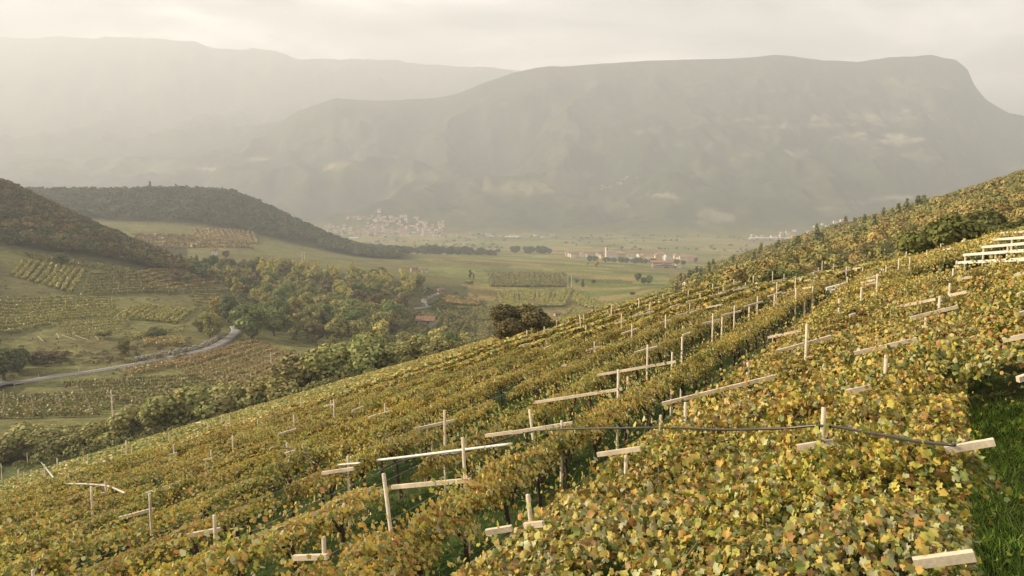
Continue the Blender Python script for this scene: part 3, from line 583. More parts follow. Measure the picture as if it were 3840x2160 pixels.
# ------------------------------------------------------------------ houses
def house_meshes(w, d, h, rh, ov=.5):
    wl = MB(); wl.box((0, 0, h / 2 - .75), (w, d, h + 1.5)); wl.add([(-w / 2, -d / 2, h), (w / 2, -d / 2, h), (w / 2, d / 2, h), (-w / 2, d / 2, h), (-w / 2, 0, h + rh), (w / 2, 0, h + rh)], [(0, 4, 3), (1, 2, 5)])
    rf = MB(); a, b, t = w / 2 + ov, d / 2 + ov, .25; e = h - ov * rh / (d / 2)
    for s in (-1, 1):
        rf.add([(-a, s * b, e), (a, s * b, e), (a, 0, h + rh), (-a, 0, h + rh), (-a, s * b, e + t), (a, s * b, e + t), (a, 0, h + rh + t), (-a, 0, h + rh + t)], [(0, 1, 2, 3), (4, 5, 6, 7), (0, 1, 5, 4), (0, 3, 7, 4), (1, 2, 6, 5)])
    return wl.mesh('house_wall', M['plaster']), rf.mesh('house_roof', M['tile'])
HV = [house_meshes(*a) for a in [(12, 9, 6.5, 2.2), (15, 10, 7.5, 2.6), (10, 9, 8.5, 2.2), (20, 11, 8, 2.6), (26, 11, 5.5, 2.0), (13, 12, 10, 2.4)]]
def windows(o, w, d, h, nx, nz, wm=1.2, hm=1.5):
    gm = MB().box((0, 0, 0), (wm, .12, hm)).mesh('window', M['glass'])
    for i in range(nx):
        for j in range(nz): obj('window', gm, o, ((i + .5) / nx * w - w / 2, -d / 2 - .03, (j + .55) / nz * h))
WC = {'cream': (.80, .70, .52), 'white': (.86, .82, .76), 'ochre': (.80, .58, .28), 'pinkish': (.72, .50, .40), 'grey': (.52, .49, .45)}
def house(x, y, v, wc, rz, lab, grp, s=1.0, roof=1.0, z=None):
    wm, rm = HV[v]; o = obj('house', wm, None, (x, y, g1(x, y) if z is None else z), (0, 0, rz), (s, s, s)); o.color = (*WC[wc], 1)
    r = obj('roof', rm, o); r.color = (roof, roof, roof, 1); return tag(o, lab, 'house', grp)
def village(n, pxa, pxb, ya, yb, where, grp, keep=None, wts=(4, 4, 1.2, 1.5, 2), smin=.8, smax=1.2):
    k = 0; tries = 0; got = []
    while k < n and tries < n * 30:
        tries += 1; y = random.uniform(ya, yb); px = random.uniform(pxa, pxb); x = pcol(px, y)
        if keep and not keep(px, y): continue
        if any(abs(x - a) < 13 and abs(y - b) < 13 for a, b in got): continue
        got.append((x, y)); wc = random.choices(list(WC), wts)[0]
        house(x, y, random.randrange(6), wc, random.choice((0, .3, 1.57, 1.2, -.3)), '%s tiled house in the %s' % (wc, where), grp, random.uniform(smin, smax), random.uniform(.8, 1.5)); k += 1
    return got
village(165, 775, 1115, 2830, 3290, 'large far village', 'houses of the large far village', lambda px, y: y < 3020 + (px - 775) * 1.4 and y < 3290 - max(0, px - 900) * .6 and not (px < 900 and y < 2900))
village(20, 1130, 1400, 2840, 2930, 'thin row along the river plain', 'houses along the river plain')
village(56, 1840, 2200, 2760, 3180, 'far right village', 'houses of the right far village', lambda px, y: y < 2850 + (px - 1850) * 1.2, (5, 5, 2, 1, 1), .9, 1.35)
village(38, 1420, 1745, 1660, 1830, 'nearer village on the plain', 'houses of the nearer village', None, (5, 5, 2, 2, 1), .95, 1.35)
village(12, 1500, 1600, 3860, 3940, 'hamlet on the mountain flank', 'houses of the mountain hamlet', None, (4, 3, 1, 2, 2), .45, .7)
village(6, 20, 130, 3600, 4300, 'hazy settlement at the far left', 'houses at the far left', None, (2, 6, 0, 1, 1), 1.2, 1.9)
village(5, 620, 900, 3500, 4100, 'hazy slope above the far village', 'scattered far farms', None, (2, 6, 0, 1, 0))
# two apartment blocks of the nearer village
for px, w, wc, lab in [(1562, 24, 'ochre', 'ochre apartment block in the nearer village'), (1541, 24, 'white', 'white apartment block right of the slim bell tower')]:
    y = 1640; x = pcol(px, y); o = empty('apartment_block', (x, y, g1(x, y)), -.1); tag(o, lab, 'building')
    q = obj('wall', MB().box((0, 0, 6), (w, 13, 16)).mesh('wall', M['plaster']), o); q.color = (*WC[wc], 1)
    q = obj('roof', MB().add([(-w / 2 - .7, -7.2, 14), (w / 2 + .7, -7.2, 14), (w / 2 + .7, 7.2, 14), (-w / 2 - .7, 7.2, 14), (-w / 4, 0, 17), (w / 4, 0, 17)], [(0, 1, 5, 4), (1, 2, 5), (2, 3, 4, 5), (3, 0, 4), (3, 2, 1, 0)]).mesh('roof', M['tile']), o); q.color = (1.2, 1.2, 1.2, 1); windows(o, w, 13, 14, 6, 4, 1.4, 1.6)
def bell_tower(x, y, w, h, wc, lab, dome=True):
    o = empty('bell_tower', (x, y, g1(x, y)), .3); tag(o, lab, 'tower')
    q = obj('shaft', MB().box((0, 0, h / 2 - 1), (w, w, h + 2)).mesh('shaft', M['plaster']), o); q.color = (*WC[wc], 1)
    q = obj('cornice', MB().box((0, 0, h * .72), (w * 1.18, w * 1.18, .8)).mesh('cornice', M['plaster']), o); q.color = (*WC[wc], 1)
    obj('belfry_opening', MB().box((0, -w / 2 - .05, h * .86), (w * .4, .2, h * .14)).mesh('belfry_opening', M['glass']), o)
    q = obj('cap', MB().tube([(0, 0, h + z) for z in (0, .1 * h, .16 * h, .22 * h)] if dome else [(0, 0, h), (0, 0, h * 1.35)], [w * .55, w * .5, w * .28, .1] if dome else [w * .7, .1], 8).mesh('cap', M['tile'], True), o); q.color = (1.1, 1.1, 1.1, 1)
bell_tower(pcol(1527, 1650), 1650, 6, 27, 'cream', 'slim cream bell tower of the nearer village')
bell_tower(pcol(965, 2930), 2930, 9, 36, 'cream', 'cream church tower in the middle of the large far village', False); bell_tower(pcol(1070, 3040), 3040, 7, 30, 'cream', 'small tower at the right end of the large far village', False); bell_tower(pcol(1064, 2870), 2870, 6, 32, 'white', 'thin white tower at the lower right of the large far village', False)
house(pcol(972, 2935), 2955, 3, 'cream', 1.4, 'large cream church beside the tower of the far village', 'houses of the large far village', 1.8)
house(pcol(1010, 2950), 2950, 5, 'pinkish', .2, 'big pink orange building right of the far church', 'houses of the large far village', 1.8)
# farmhouse
p = at(1665, 674, tmin=800); o = empty('farmhouse', p, -.05); tag(o, 'long stone farmhouse with two stepped tiled roofs on the valley floor', 'farmhouse'); s_ = p.y / F
q = obj('wall', MB().box((0, 6, 4), (46 * s_, 12, 12)).box((2, -5, 1.5), (50 * s_, 12, 7)).mesh('wall', M['plaster']), o); q.color = (.5, .42, .33, 1)
w1, w2 = 29 * s_, 33 * s_
q = obj('upper_roof', MB().add([(-w1, -1, 9.5), (w1, -1, 9.5), (w1, 6, 12.5), (-w1, 6, 12.5), (w1, 13, 9.5), (-w1, 13, 9.5)], [(0, 1, 2, 3), (3, 2, 4, 5), (0, 5, 4, 1)]).mesh('upper_roof', M['tile']), o); q.color = (1.3,) * 3 + (1,)
q = obj('lower_roof', MB().add([(2 - w2, -12, 4.2), (2 + w2, -12, 4.2), (2, -12, 7.8), (2 - w2, 0, 4.2), (2 + w2, 0, 4.2), (2, 0, 7.8)], [(0, 2, 5, 3), (1, 4, 5, 2)]).mesh('lower_roof', M['tile']), o); q.color = (1.4,) * 3 + (1,)
gm = MB().box((0, 0, 0), (1.6, .2, 1.5)).mesh('window', M['glass'])
for i in range(7): obj('window', gm, o, ((i - 3) * 5.2 * s_ * 1.2, -.1, 8.3))
obj('barn_door', MB().box((6, -11.1, .9), (8, .2, 3.6)).mesh('barn_door', M['glass']), o)
house(pcol(1706, p.y), p.y - 5, 0, 'white', .2, 'small white outbuilding right of the long farmhouse', None, .8, 1.4)
def hut(name, px, py, w, d, h, rh, wc, rz, lab, stone=True, tm=300):
    p = at(px, py, tmin=tm); o = empty(name, p, rz); tag(o, lab, 'hut'); wm, rm = house_meshes(w, d, h, rh, .6)
    q = obj('wall', wm, o); q.color = (*wc, 1); q = obj('roof', rm, o); q.color = (.95, .95, .95, 1)
    obj('door', MB().box((-w * .2, -d / 2 - .04, .9), (1.1, .12, 2.2)).mesh('door', M['oldwood']), o); obj('window', MB().box((w * .2, -d / 2 - .04, h * .68), (1.0, .12, 1.0)).mesh('window', M['glass']), o); return o
hut('tower_hut', 1108, 741, 4.6, 4.6, 4.6, 1.1, (.45, .38, .30), .5, 'small square stone tower hut with tiled roof beside the valley road')
hut('farm_shed', 1072, 822, 11, 6.5, 4.4, 2.0, (.48, .43, .37), -.15, 'grey stone farm shed with long tiled roof among the gully trees')
hut('white_hut', 1732, 740, 4.2, 4, 5.2, 1.2, (.85, .78, .66), .3, 'white walled hut with tiled roof at the vineyard edge below the conifers', tm=200)
hut('field_hut', 1402, 795, 4.5, 3.5, 2.2, .9, (.6, .5, .4), .3, 'tiny orange roofed hut right of the dark bush'); hut('field_hut', 1339, 768, 4.5, 3.5, 2.0, .9, (.6, .5, .4), .2, 'tiny orange roofed hut in the vineyards above the dark bush')
hut('field_hut', 1042, 683, 8, 6, 4, 1.6, (.5, .42, .33), .4, 'brown roofed farm hut at the foot of the low ridge', tm=600); hut('field_hut', 1069, 685, 7, 5, 3.5, 1.2, (.8, .76, .7), .2, 'small white hut right of the brown roofed farm hut', tm=600)
hut('small_house', 540, 642, 6, 6, 6, 1.8, (.85, .8, .74), .3, 'small white house between dark conifers and rusty tree', tm=600)
p = at(548, 648, tmin=600); tree('rusty_tree', 'oak1', p.x + 9, p.y, 9, RUST, 'rusty red tree right of the small white house', 'tree')
# construction crane in the plain
x, y = pcol(2712 * .6708, 1700), 1700; o = empty('tower_crane', (x, y, g1(x, y)), .1); tag(o, 'thin orange tower crane in front of the far village at the right', 'crane')
obj('mast', MB().box((0, 0, 15), (1.4, 1.4, 32)).mesh('mast', M['crane']), o); obj('jib', MB().beam((-12, 0, 31), (62, 0, 34), 1.2, 1.2).mesh('jib', M['crane']), o); obj('counterweight', MB().box((-11, 0, 29), (4, 2, 3)).mesh('counterweight', M['concrete']), o)
# long pale sheds and quarry roofs on the plain
for px, y, w, lab in [(1935, 2770, 150, 'long white greenhouse roof on the plain before the right far village'), (2040, 2800, 90, 'shorter white shed right of the long greenhouse roof'), (1290, 2810, 60, 'pale shed on the plain below the mountain foot'), (890, 2760, 30, 'tiny white shed on the plain below the far village')]:
    x = pcol(px, y); o = obj('plain_shed', MB().box((0, 0, 2), (w, 14, 6)).add([(-w / 2 - 1, -8, 5.1), (w / 2 + 1, -8, 5.1), (w / 2 + 1, 0, 7), (-w / 2 - 1, 0, 7), (w / 2 + 1, 8, 5.1), (-w / 2 - 1, 8, 5.1)], [(0, 1, 2, 3), (3, 2, 4, 5)]).mesh('plain_shed', M['whitepipe']), None, (x, y, g1(x, y))); tag(o, lab, 'shed')
# ------------------------------------------------------------------ vineyards of the middle distance: one object per row, its posts as parts
stake = MB().box((0, 0, 1.1), (.12, .12, 2.8)).mesh('stake', M['concrete'])
def vine_block(A0, A1, B0, B1, n, label, grp, w, per_m=7, ls=.55, hgt=1.7, wid=1.6, step=7.0, skip=.0, posts=True, tm=170):
    a0, a1, b0, b1 = [at(*q, tmin=tm) for q in (A0, A1, B0, B1)]
    for i in range(n):
        f = (i + .5) / n; p = a0.lerp(b0, f); q = a1.lerp(b1, f); ln = (q - p).length; m_ = max(20, int(ln * per_m * 1.9))
        s = rng.uniform(0, 1, m_); bow = ln * .02 * math.sin(i) ; dirv = (q - p).normalized(); nrm = Vector((-dirv.y, dirv.x, 0))
        gap = vnoise(s * ln * .25, np.full(m_, i * 3.3), 70) > skip; s = s[gap]; m_ = len(s)
        off = rng.normal(size=m_) * wid * .42 + bow * np.sin(s * 3.14)
        X_ = p.x + (q.x - p.x) * s + nrm.x * off; Y_ = p.y + (q.y - p.y) * s + nrm.y * off
        Z_ = ground(X_, Y_) + hgt * (1 - .35 * np.abs(rng.normal(size=m_)).clip(0, 2)) - .12 * np.abs(off)
        nn = rng.normal(size=(m_, 3)) * .7 + np.array([-.2, -.2, .8]); c = pick(m_, np.ones(4), w, .25)
        V, Fc, cc = scatter(QV, QF, np.stack([X_, Y_, Z_], -1) - np.array([p.x, p.y, p.z]), nn, rng.uniform(.7, 1.35, m_) * ls, c)
        o = empty('vine_row', p); tag(o, label, 'vine row', grp); tag(obj('foliage', mesh_np('foliage', V, Fc, M['leaf'], cc), o), kind='stuff')
        if posts:
            for k in range(int(ln / step) + 1):
                t = min(1, k * step / ln); x_, y_ = p.x + (q.x - p.x) * t, p.y + (q.y - p.y) * t
                obj('stake', stake, o, Vector((x_, y_, g1(x_, y_))) - p, (random.uniform(-.06, .06), random.uniform(-.06, .06), .3))
P_DG = np.array([(.085, .10, .028), (.11, .11, .033), (.14, .115, .038), (.07, .085, .025)]); P_BR = np.array([(.20, .135, .05), (.16, .115, .042), (.12, .10, .034), (.23, .16, .055)]); P_GR = np.array([(.15, .16, .042), (.13, .145, .037), (.19, .18, .048), (.11, .12, .034)]); P_YL = np.array([(.28, .21, .05), (.22, .18, .045), (.17, .15, .04), (.30, .20, .05)])
P_DG, P_BR, P_GR, P_YL = P_DG * np.array([1.85, 1.65, 1.45]), P_BR * 1.65, P_GR * np.array([1.95, 1.72, 1.5]), P_YL * 1.35
vine_block((-60, 985), (345, 988), (-60, 1085), (250, 1085), 9, 'green brown vine row in the lower left field', 'rows of the lower left field', P_DG, 8, .5)
vine_block((150, 968), (650, 938), (345, 1022), (690, 995), 8, 'dark green vine row in the field below the road', 'rows of the dark field below the road', P_DG, 8, .55)
vine_block((420, 915), (640, 858), (640, 985), (835, 918), 10, 'reddish gold vine row below the road bend', 'rows of the reddish gold field', P_BR, 8, .5)
vine_block((795, 868), (868, 935), (965, 876), (1050, 918), 11, 'thin brown vine row in the fan shaped field', 'rows of the fan shaped field', P_BR, 5, .5, skip=.2)
vine_block((300, 935), (540, 888), (330, 950), (600, 892), 3, 'golden vine row along the lower side of the road', 'rows along the road', P_BR, 8, .5)
vine_block((225, 692), (420, 690), (205, 752), (575, 738), 8, 'long terrace vine row across the left hillside', 'rows of the curved terraces', P_DG, 6, .7, 1.9, 1.4, 9)
vine_block((20, 692), (55, 655), (185, 742), (222, 680), 10, 'slanting vine row below the left wooded hill', 'slanting rows below the wooded hill', P_GR, 7, .7, 1.9, 1.3, 9, posts=False)
vine_block((-50, 735), (195, 748), (-50, 838), (120, 820), 10, 'yellow green vine row at the left picture edge', 'rows of the left edge plot', P_GR, 7, .6, 1.8, 1.3, 9, posts=False)
vine_block((285, 800), (345, 770), (450, 815), (492, 782), 10, 'short slanting vine row left of the road bend', 'short slanting rows', P_GR, 8, .55, posts=False)
vine_block((125, 818), (330, 800), (190, 850), (305, 838), 5, 'vine row with pale stakes above the dry bank', 'rows above the dry bank', P_GR, 7, .5, step=5)
vine_block((358, 856), (455, 851), (366, 872), (468, 870), 4, 'golden vine row on the grass plot above the road', 'golden rows above the road', P_YL, 8, .45, step=5)
vine_block((330, 690), (470, 680), (420, 735), (560, 715), 6, 'brown vine row on the shaded terraces', 'rows of the shaded terraces', P_BR, 5, .75, 1.8, 1.3, 9, posts=False)
vine_block((1040, 786), (990, 850), (1240, 812), (1236, 885), 18, 'dark vine row around the tiled farm shed', 'rows around the farm shed', P_DG, 5, .8, 1.9, 1.3, 9, posts=False, tm=350)
vine_block((1118, 745), (1106, 763), (1218, 757), (1200, 770), 14, 'orange brown vine row below the stone tower hut', 'rows below the stone tower hut', P_BR, 5, .9, 1.9, 1.4, posts=False, tm=400)
vine_block((1090, 770), (1110, 800), (1240, 775), (1245, 806), 16, 'green vine row between tower hut and farm shed', 'rows between hut and shed', P_DG, 5, .9, 1.9, 1.4, posts=False, tm=400)
vine_block((1440, 772), (1400, 806), (1730, 738), (1710, 765), 30, 'pale green vine row left of the white hut', 'rows left of the white hut', P_GR, 5, .8, 1.8, 1.2, posts=False, tm=300)
vine_block((1250, 735), (1262, 775), (1440, 728), (1420, 772), 26, 'olive vine row in the middle valley vineyards', 'rows in the middle of the valley', P_GR, 4, 1.0, 1.9, 1.5, posts=False, tm=450)
vine_block((1225, 690), (1235, 722), (1420, 688), (1425, 722), 22, 'olive vine row left of the twin pole', 'rows left of the twin pole', P_DG, 2.5, 1.4, 1.9, 1.7, posts=False, tm=600)
vine_block((1445, 735), (1440, 760), (1700, 725), (1690, 738), 24, 'tan green vine row above the pale plot', 'rows above the pale plot', P_GR, 3, 1.2, 1.9, 1.6, posts=False, tm=450)
vine_block((330, 590), (620, 600), (380, 625), (640, 628), 9, 'faint vine row on terraces under the middle hill', 'rows under the middle hill', P_BR, 1.2, 2.2, 2.2, 2.4, posts=False, tm=800)
vine_block((480, 575), (500, 605), (640, 585), (650, 615), 14, 'faint upright vine row under the middle hill', 'upright rows under the middle hill', P_BR, 1.5, 2.2, 2.2, 2.0, posts=False, tm=800)
vine_block((190, 752), (285, 752), (120, 812), (300, 798), 8, 'olive vine row between the two left plots', 'rows between the left plots', P_GR, 7, .6, 1.8, 1.4, 9, posts=False)
vine_block((480, 740), (560, 742), (490, 785), (545, 790), 6, 'short olive vine row above the road bend trees', 'short rows above the bend', P_DG, 7, .6, 1.8, 1.4, 9, posts=False)
vine_block((60, 640), (330, 680), (90, 655), (330, 695), 4, 'dark vine row along the foot of the left wood', 'rows along the foot of the wood', P_DG, 5, .7, 1.8, 1.4, 9, posts=False)
vine_block((300, 845), (480, 830), (330, 856), (360, 850), 3, 'low green vine row on the grass bank above the road', 'rows on the grass bank', P_GR, 6, .5, 1.5, 1.1, 9, posts=False)
# toppled stakes by the dry bank
for j, (a, b) in enumerate([((95, 845), (108, 858)), ((142, 838), (150, 854)), ((155, 842), (190, 855)), ((188, 843), (222, 855)), ((236, 841), (248, 855))]):
    p, q = at(*a, lift=1.2, tmin=200), at(*b, lift=.2, tmin=200); tag(obj('leaning_stake', MB().beam(p, q, .16, .16).mesh('leaning_stake', M['concrete'])), 'pale leaning stake above the dry bank', 'stake', 'leaning stakes above the dry bank')
# ------------------------------------------------------------------ the near vineyard: pergola rows on the slope
SL = math.atan(.34)
def canopy_z(x, y): return g1(x, y) + H_CAN
def foliage(name, n, tv, lsz, w, hw=1.9, size_near=False, hu=1.15, thick=.2, mixt=None):
    uu = rng.uniform(-hu, hu, n); dd = rng.uniform(-hw - .25, hw + .25, n)
    hole = fbm(uu * .9 + rng.uniform(0, 50), dd * .9, 80, 3); keep = hole > rng.uniform(.30, .52, n); uu, dd = uu[keep], dd[keep]; n = len(uu)
    und = (.38 if size_near else .25) * (fbm(uu * .8 + rng.uniform(0, 99), dd * .8, 81, 3) - .5) * 2
    skirt = (np.abs(dd) > hw * .45) & (rng.uniform(size=n) < np.where(dd > 0, .05, .03)); depth = rng.exponential(.4, n).clip(0, 1.7) + np.where(skirt, rng.uniform(0, 3.0, n), 0); droop = .12 * np.maximum(0, np.abs(dd) - hw + .55) ** 2
    z = und + .12 - (.10 + .16 * (dd > 0)) * (dd / hw) ** 2 - depth * thick - droop + np.where(rng.uniform(size=n) < .05, rng.uniform(.05, .45, n), 0)
    nrm = np.stack([rng.normal(size=n) * .85 - .1, rng.normal(size=n) * .85 + .25 * dd, np.abs(rng.normal(size=n) * .25 + .95)], -1)
    return uu, dd, z, nrm, n
def vine_mesh(name, n, lod, w, size, hw=1.9):
    u_, d_, z_, nr_, n = foliage(name, n, None, size, w, hw, lod == 0); sz = rng.uniform(.5, 1.35, n) * size; c = pick(n, w); pos = np.stack([u_, d_, z_], -1)
    if lod == 0:
        Vs, Fs, Cs = [], [], []; b = 0; g = rng.integers(0, 4, n)
        for k in range(4):
            s = g == k; V, Fc, cc = scatter(*GRAPE[k], pos[s], nr_[s], sz[s], c[s]); Vs.append(V); Fs.append(Fc + b); Cs.append(cc); b += len(V)
        return mesh_np(name, np.concatenate(Vs), np.concatenate(Fs), M['leaf'], np.concatenate(Cs))
    V, Fc, cc = scatter(LV1, LF1, pos, nr_, sz, c) if lod == 1 else scatter(QV, QF, pos, nr_, sz, c)
    return mesh_np(name, V, Fc, M['leaf'], cc)
NEAR = [vine_mesh('foliage', 4000, 0, w, .088) for w in (W_YEL, W_YEL, W_MIX, W_MIX, W_MIX, W_YEL)]
MID = [vine_mesh('foliage', 2700, 1, w, .105) for w in (W_YEL, W_MIX, W_MIX, W_MIX, W_YEL, W_GRN * .5 + W_MIX * .5)]
def vtrunk():
    mb = MB(); p = Vector((0, 0, -.2)); pts = [p]
    for i in range(5): p = p + Vector((random.uniform(-.1, .1), random.uniform(-.08, .12), .37)); pts.append(p)
    mb.tube(pts, [.075, .068, .058, .054, .05, .042], 6); top = pts[-1]
    for s in (-1, 1):
        q = top + Vector((s * random.uniform(.35, .8), random.uniform(-.1, .7), random.uniform(.0, .2))); mb.tube([top - Vector((0, 0, .35)), top.lerp(q, .5) + Vector((0, 0, .05)), q], [.042, .032, .016], 5)
    return mb.mesh('vine_trunk', M['bark'], True)
TR = [vtrunk() for _ in range(5)]
def shoot():
    mb = MB()
    for _ in range(3):
        p = Vector((random.uniform(-1, 1), random.uniform(-1.6, 1.6), .0)); v = Vector((random.uniform(-.5, .5), random.uniform(-.5, .5), .8)); pts = [p]
        for i in range(5): v = v + Vector((random.uniform(-.35, .35), random.uniform(-.35, .35), -.22)); p = p + v * .2; pts.append(p)
        mb.tube(pts, [.007, .006, .006, .005, .004, .003], 4, cap=False)
    return mb.mesh('shoots', M['cane'])
SH = [shoot() for _ in range(5)]
LEAFM = []
for k in range(14):
    tv, tf = GRAPE[k % 4]; LEAFM.append(mesh_np('leaf', tv, tf, M['leaf'], np.repeat(pick(1, W_MIX, var=.1) * .95, len(tf), axis=0)))
strips = [(-1.8, 1.75, 15.5, 36), (1.6, 1.6, 3.0, 88), (4.5, 1.8, 3.0, 88)] + [(8.65 + 3.95 * j, 1.6, 0.0, 88) for j in range(23)] + [(-1.8, 1.75, 48, 90), (-6.0, 1.8, 50, 95), (-9.5, 1.8, 55, 95)]
ROW_N = len(strips)
ROW = ['uphill most row by the grass strip', 'first row below the grass strip', 'second row below the grass strip'] + ['%s row below the grass strip' % q for q in 'third fourth fifth sixth seventh eighth ninth tenth eleventh twelfth thirteenth fourteenth fifteenth sixteenth seventeenth eighteenth nineteenth twentieth twentyfirst twentysecond twentythird twentyfourth twentyfifth'.split()][:23] + ['upper row beyond the bare bars', 'second upper row beyond the bare bars', 'third upper row beyond the bare bars']
bare = [(12.6, 14.2, 1.0), (16.5, 26.0, 1.2), (-.6, 42.5, 4.0)]          # (d, u, radius): plants missing
plants = []
for si, (dc, hw, ua, ub) in enumerate(strips):
    step = 1.62; u = ua - 14 if dc > 12 else ua
    while u < ub:
        u += step * random.uniform(.92, 1.08); d = dc + random.uniform(-.12, .12) + .02 * (u - 20) * (1 if dc < 0 else 0); x, y = xy_du(d, u)
        if y < 1.5: continue
        z = canopy_z(x, y); px, py = to_px(x, y, z); lod_r = math.hypot(math.hypot(x, y), z)
        if px < -260 or px > 2850 or py > 1900 or lod_r > 112: continue
        if any(abs(d - a) < r + .6 and abs(u - b) < r for a, b, r in bare): continue
        if random.random() < .025 and lod_r > 9: continue
        plants.append((lod_r, si, d, u, x, y, z, hw * (1 if si < 3 or dc < 0 else .33 + .22 * float(vnoise(u * .14, si * 5.0, 84)) + .2 * max(0, min(1, (u - 30) / 30)) + .4 * max(0, min(1, (d - 38) / 12))), px, py))
plants.sort(); big = plants[:290]; rest = plants[290:]; nleaf = 0
for k, (r0, si, d, u, x, y, z, hw, px, py) in enumerate(big):
    tilt = -math.atan((.36 if d < 6 else .295) + (.36 if 2 < si < 26 else 0))
    toff = .5 if si > 2 else 1.1; xb, yb = xy_du(d - toff, u); zb = g1(xb, yb)
    o = empty('grape_vine', (xb, yb, zb), math.pi / 2 - TH); i = random.randrange(6); f = -1 if random.random() < .5 else 1
    # local x runs along the row, local y downhill
    fo = obj('foliage', (NEAR if r0 < 17 else MID)[i], o, (0, toff, z - zb + (.02 * random.random())), (tilt, 0, 0 if f > 0 else math.pi), (random.uniform(.95, 1.1), hw / 1.9, random.uniform(.85, 1.3)))
    if f < 0: fo.rotation_euler = (-tilt, 0, math.pi)
    q = random.uniform(.82, 1.14) * (.84 if si < 3 else 1.0); fo.color = (q * random.uniform(.96, 1.06), q, q * random.uniform(.85, 1.1), 1); fo['kind'] = 'stuff'
    obj('trunk', TR[k % 5], o, (0, 0, 0), (0, 0, random.choice((0, math.pi)) * 0)); 
    if random.random() < .55: obj('shoots', SH[k % 5], o, (0, toff, z - zb + .05), (tilt, 0, 0))['kind'] = 'stuff'
    side_ = 'at the left' if px < 700 else 'in the centre' if px < 1500 else 'right of the centre' if px < 2100 else 'at the right'
    tag(o, '%s vine in the %s' % ('yellowing' if i in (0, 1, 5) else 'green gold', ROW[si]), 'vine', 'vines of the ' + ROW[si])
    if r0 < 12.5 and -100 < px < 2700:
        m_ = 95
        for _ in range(m_):
            uu, dd = random.uniform(-.85, .85), random.uniform(-hw, hw); sz = random.uniform(.06, .105)
            lf = obj('leaf', random.choice(LEAFM), o, (uu, toff + dd, z - zb + math.tan(tilt) * dd + random.uniform(.05, .22)), (random.uniform(-.7, .7) + tilt, random.uniform(-.7, .5), random.uniform(0, 6.28)), (sz, sz, sz)); q = random.uniform(.8, 1.15); lf.color = (q, q, q, 1); nleaf += 1
# the vines beyond, as one mass
Vs, Fs, Cs = [], [], []; b = 0
if rest:
    A = np.array([(p[0], p[2], p[3], p[7]) for p in rest]); per = np.where(A[:, 0] < 55, 480, 220); k = np.repeat(np.arange(len(A)), per); n = len(k)
    uu = rng.uniform(-.95, .95, n); dd = rng.uniform(-1.05, 1.05, n) * A[k, 3]; D_, U_ = A[k, 1] + dd, A[k, 2] + uu; X_, Y_ = xy_du(D_, U_)
    Z_ = ground(X_, Y_) + H_CAN + .1 - (.10 + .16 * (dd > 0)) * (dd / A[k, 3]) ** 2 + .2 * (fbm(X_ * .8, Y_ * .8, 82, 3) - .5) * 2 - rng.exponential(.4, n).clip(0, 1.6) * .2 - np.where((np.abs(dd) > A[k, 3] * .45) & (rng.uniform(size=n) < np.where(dd > 0, .05, .03)), rng.uniform(0, 1.1, n), 0) - .1 * np.maximum(0, np.abs(dd) - A[k, 3] + .5) ** 2
    wing = np.array([.36 if 2 < p[1] < 26 and p[2] < 44 else 0 for p in rest]); Z_ = Z_ - wing[k] * dd
    nn = np.stack([rng.normal(size=n) * .6, rng.normal(size=n) * .6, np.ones(n)], -1) + np.array([DX, DY, 0]) * (.3 * dd / 1.9)[:, None]
    green = sstep(42, 54, D_) * sstep(0, 30, 75 - U_); c = pick(n, W_MIX) * (1 - green[:, None]) + pick(n, W_GRN) * green[:, None]
    V, Fc, cc = scatter(QV, QF, np.stack([X_, Y_, Z_], -1), nn, rng.uniform(.7, 1.35, n) * np.where(per[k] > 300, .165, .235), c)
    gv = empty('grape_vines', (0, 60, -20)); tag(gv, 'gold green mass of far vines over the lower slope', 'vines', None, 'stuff')
    obj('foliage', mesh_np('foliage', V - np.array([0, 60, -20]), Fc, M['leaf'], cc), gv)['kind'] = 'stuff'
    tm_ = MB()
    for p_ in rest:
        if p_[0] < 70:
            xb, yb = xy_du(p_[2] - .4, p_[3]); zb = g1(xb, yb); tm_.tube([(xb, yb - 60, zb + 20 - .1), (xb + random.uniform(-.15, .15), yb - 60, zb + 20.9), (xb + random.uniform(-.3, .3), yb - 60 + .2, zb + 21.7)], [.06, .05, .035], 4, cap=False)
    obj('trunks', tm_.mesh('trunks', M['bark']), gv)['kind'] = 'stuff'
print('vines', len(plants), 'rest', len(rest), 'leaves', nleaf, 'rmax big', big[-1][0])

# ------------------------------------------------------------------ concrete posts with their arms
POSTS = []   # (px, top, base, lean)
def reg(ox, oy, s, lst): 
    for q in lst: POSTS.append((ox + q[0] * s, oy + q[1] * s, oy + q[2] * s, (q[3] * s if len(q) > 3 else 0)))
reg(1932, 523, 1 / 3, [(36,478,535),(122,498,535),(172,463,500),(297,430,470),(250,475,500),(410,397,445),(380,450,490),(533,363,415),(495,420,445),(671,348,375),(610,390,415),(735,353,375),(881,308,335),(937,345,365),(1045,328,385),(1039,350,390),(823,380,415),(708,412,432),(593,442,500),(716,450,472),(343,487,530),(208,525,590),(350,528,575),(68,560,640),(50,655,765),(212,605,710),(339,592,640),(282,640,658),(600,520,570),(988,390,460),(1072,370,442),(893,432,485),(873,458,495),(860,455,490),(847,478,515),(826,497,632),(706,597,722),(538,687,800),(294,875,1135),(893,1110,1285),(1192,828,905),(1297,665,800),(1373,568,655),(1399,458,530),(1425,398,455),(1200,318,362),(1305,270,320),(1410,220,258),(1509,168,232),(1591,125,190),(1652,104,155),(1716,115,140)])
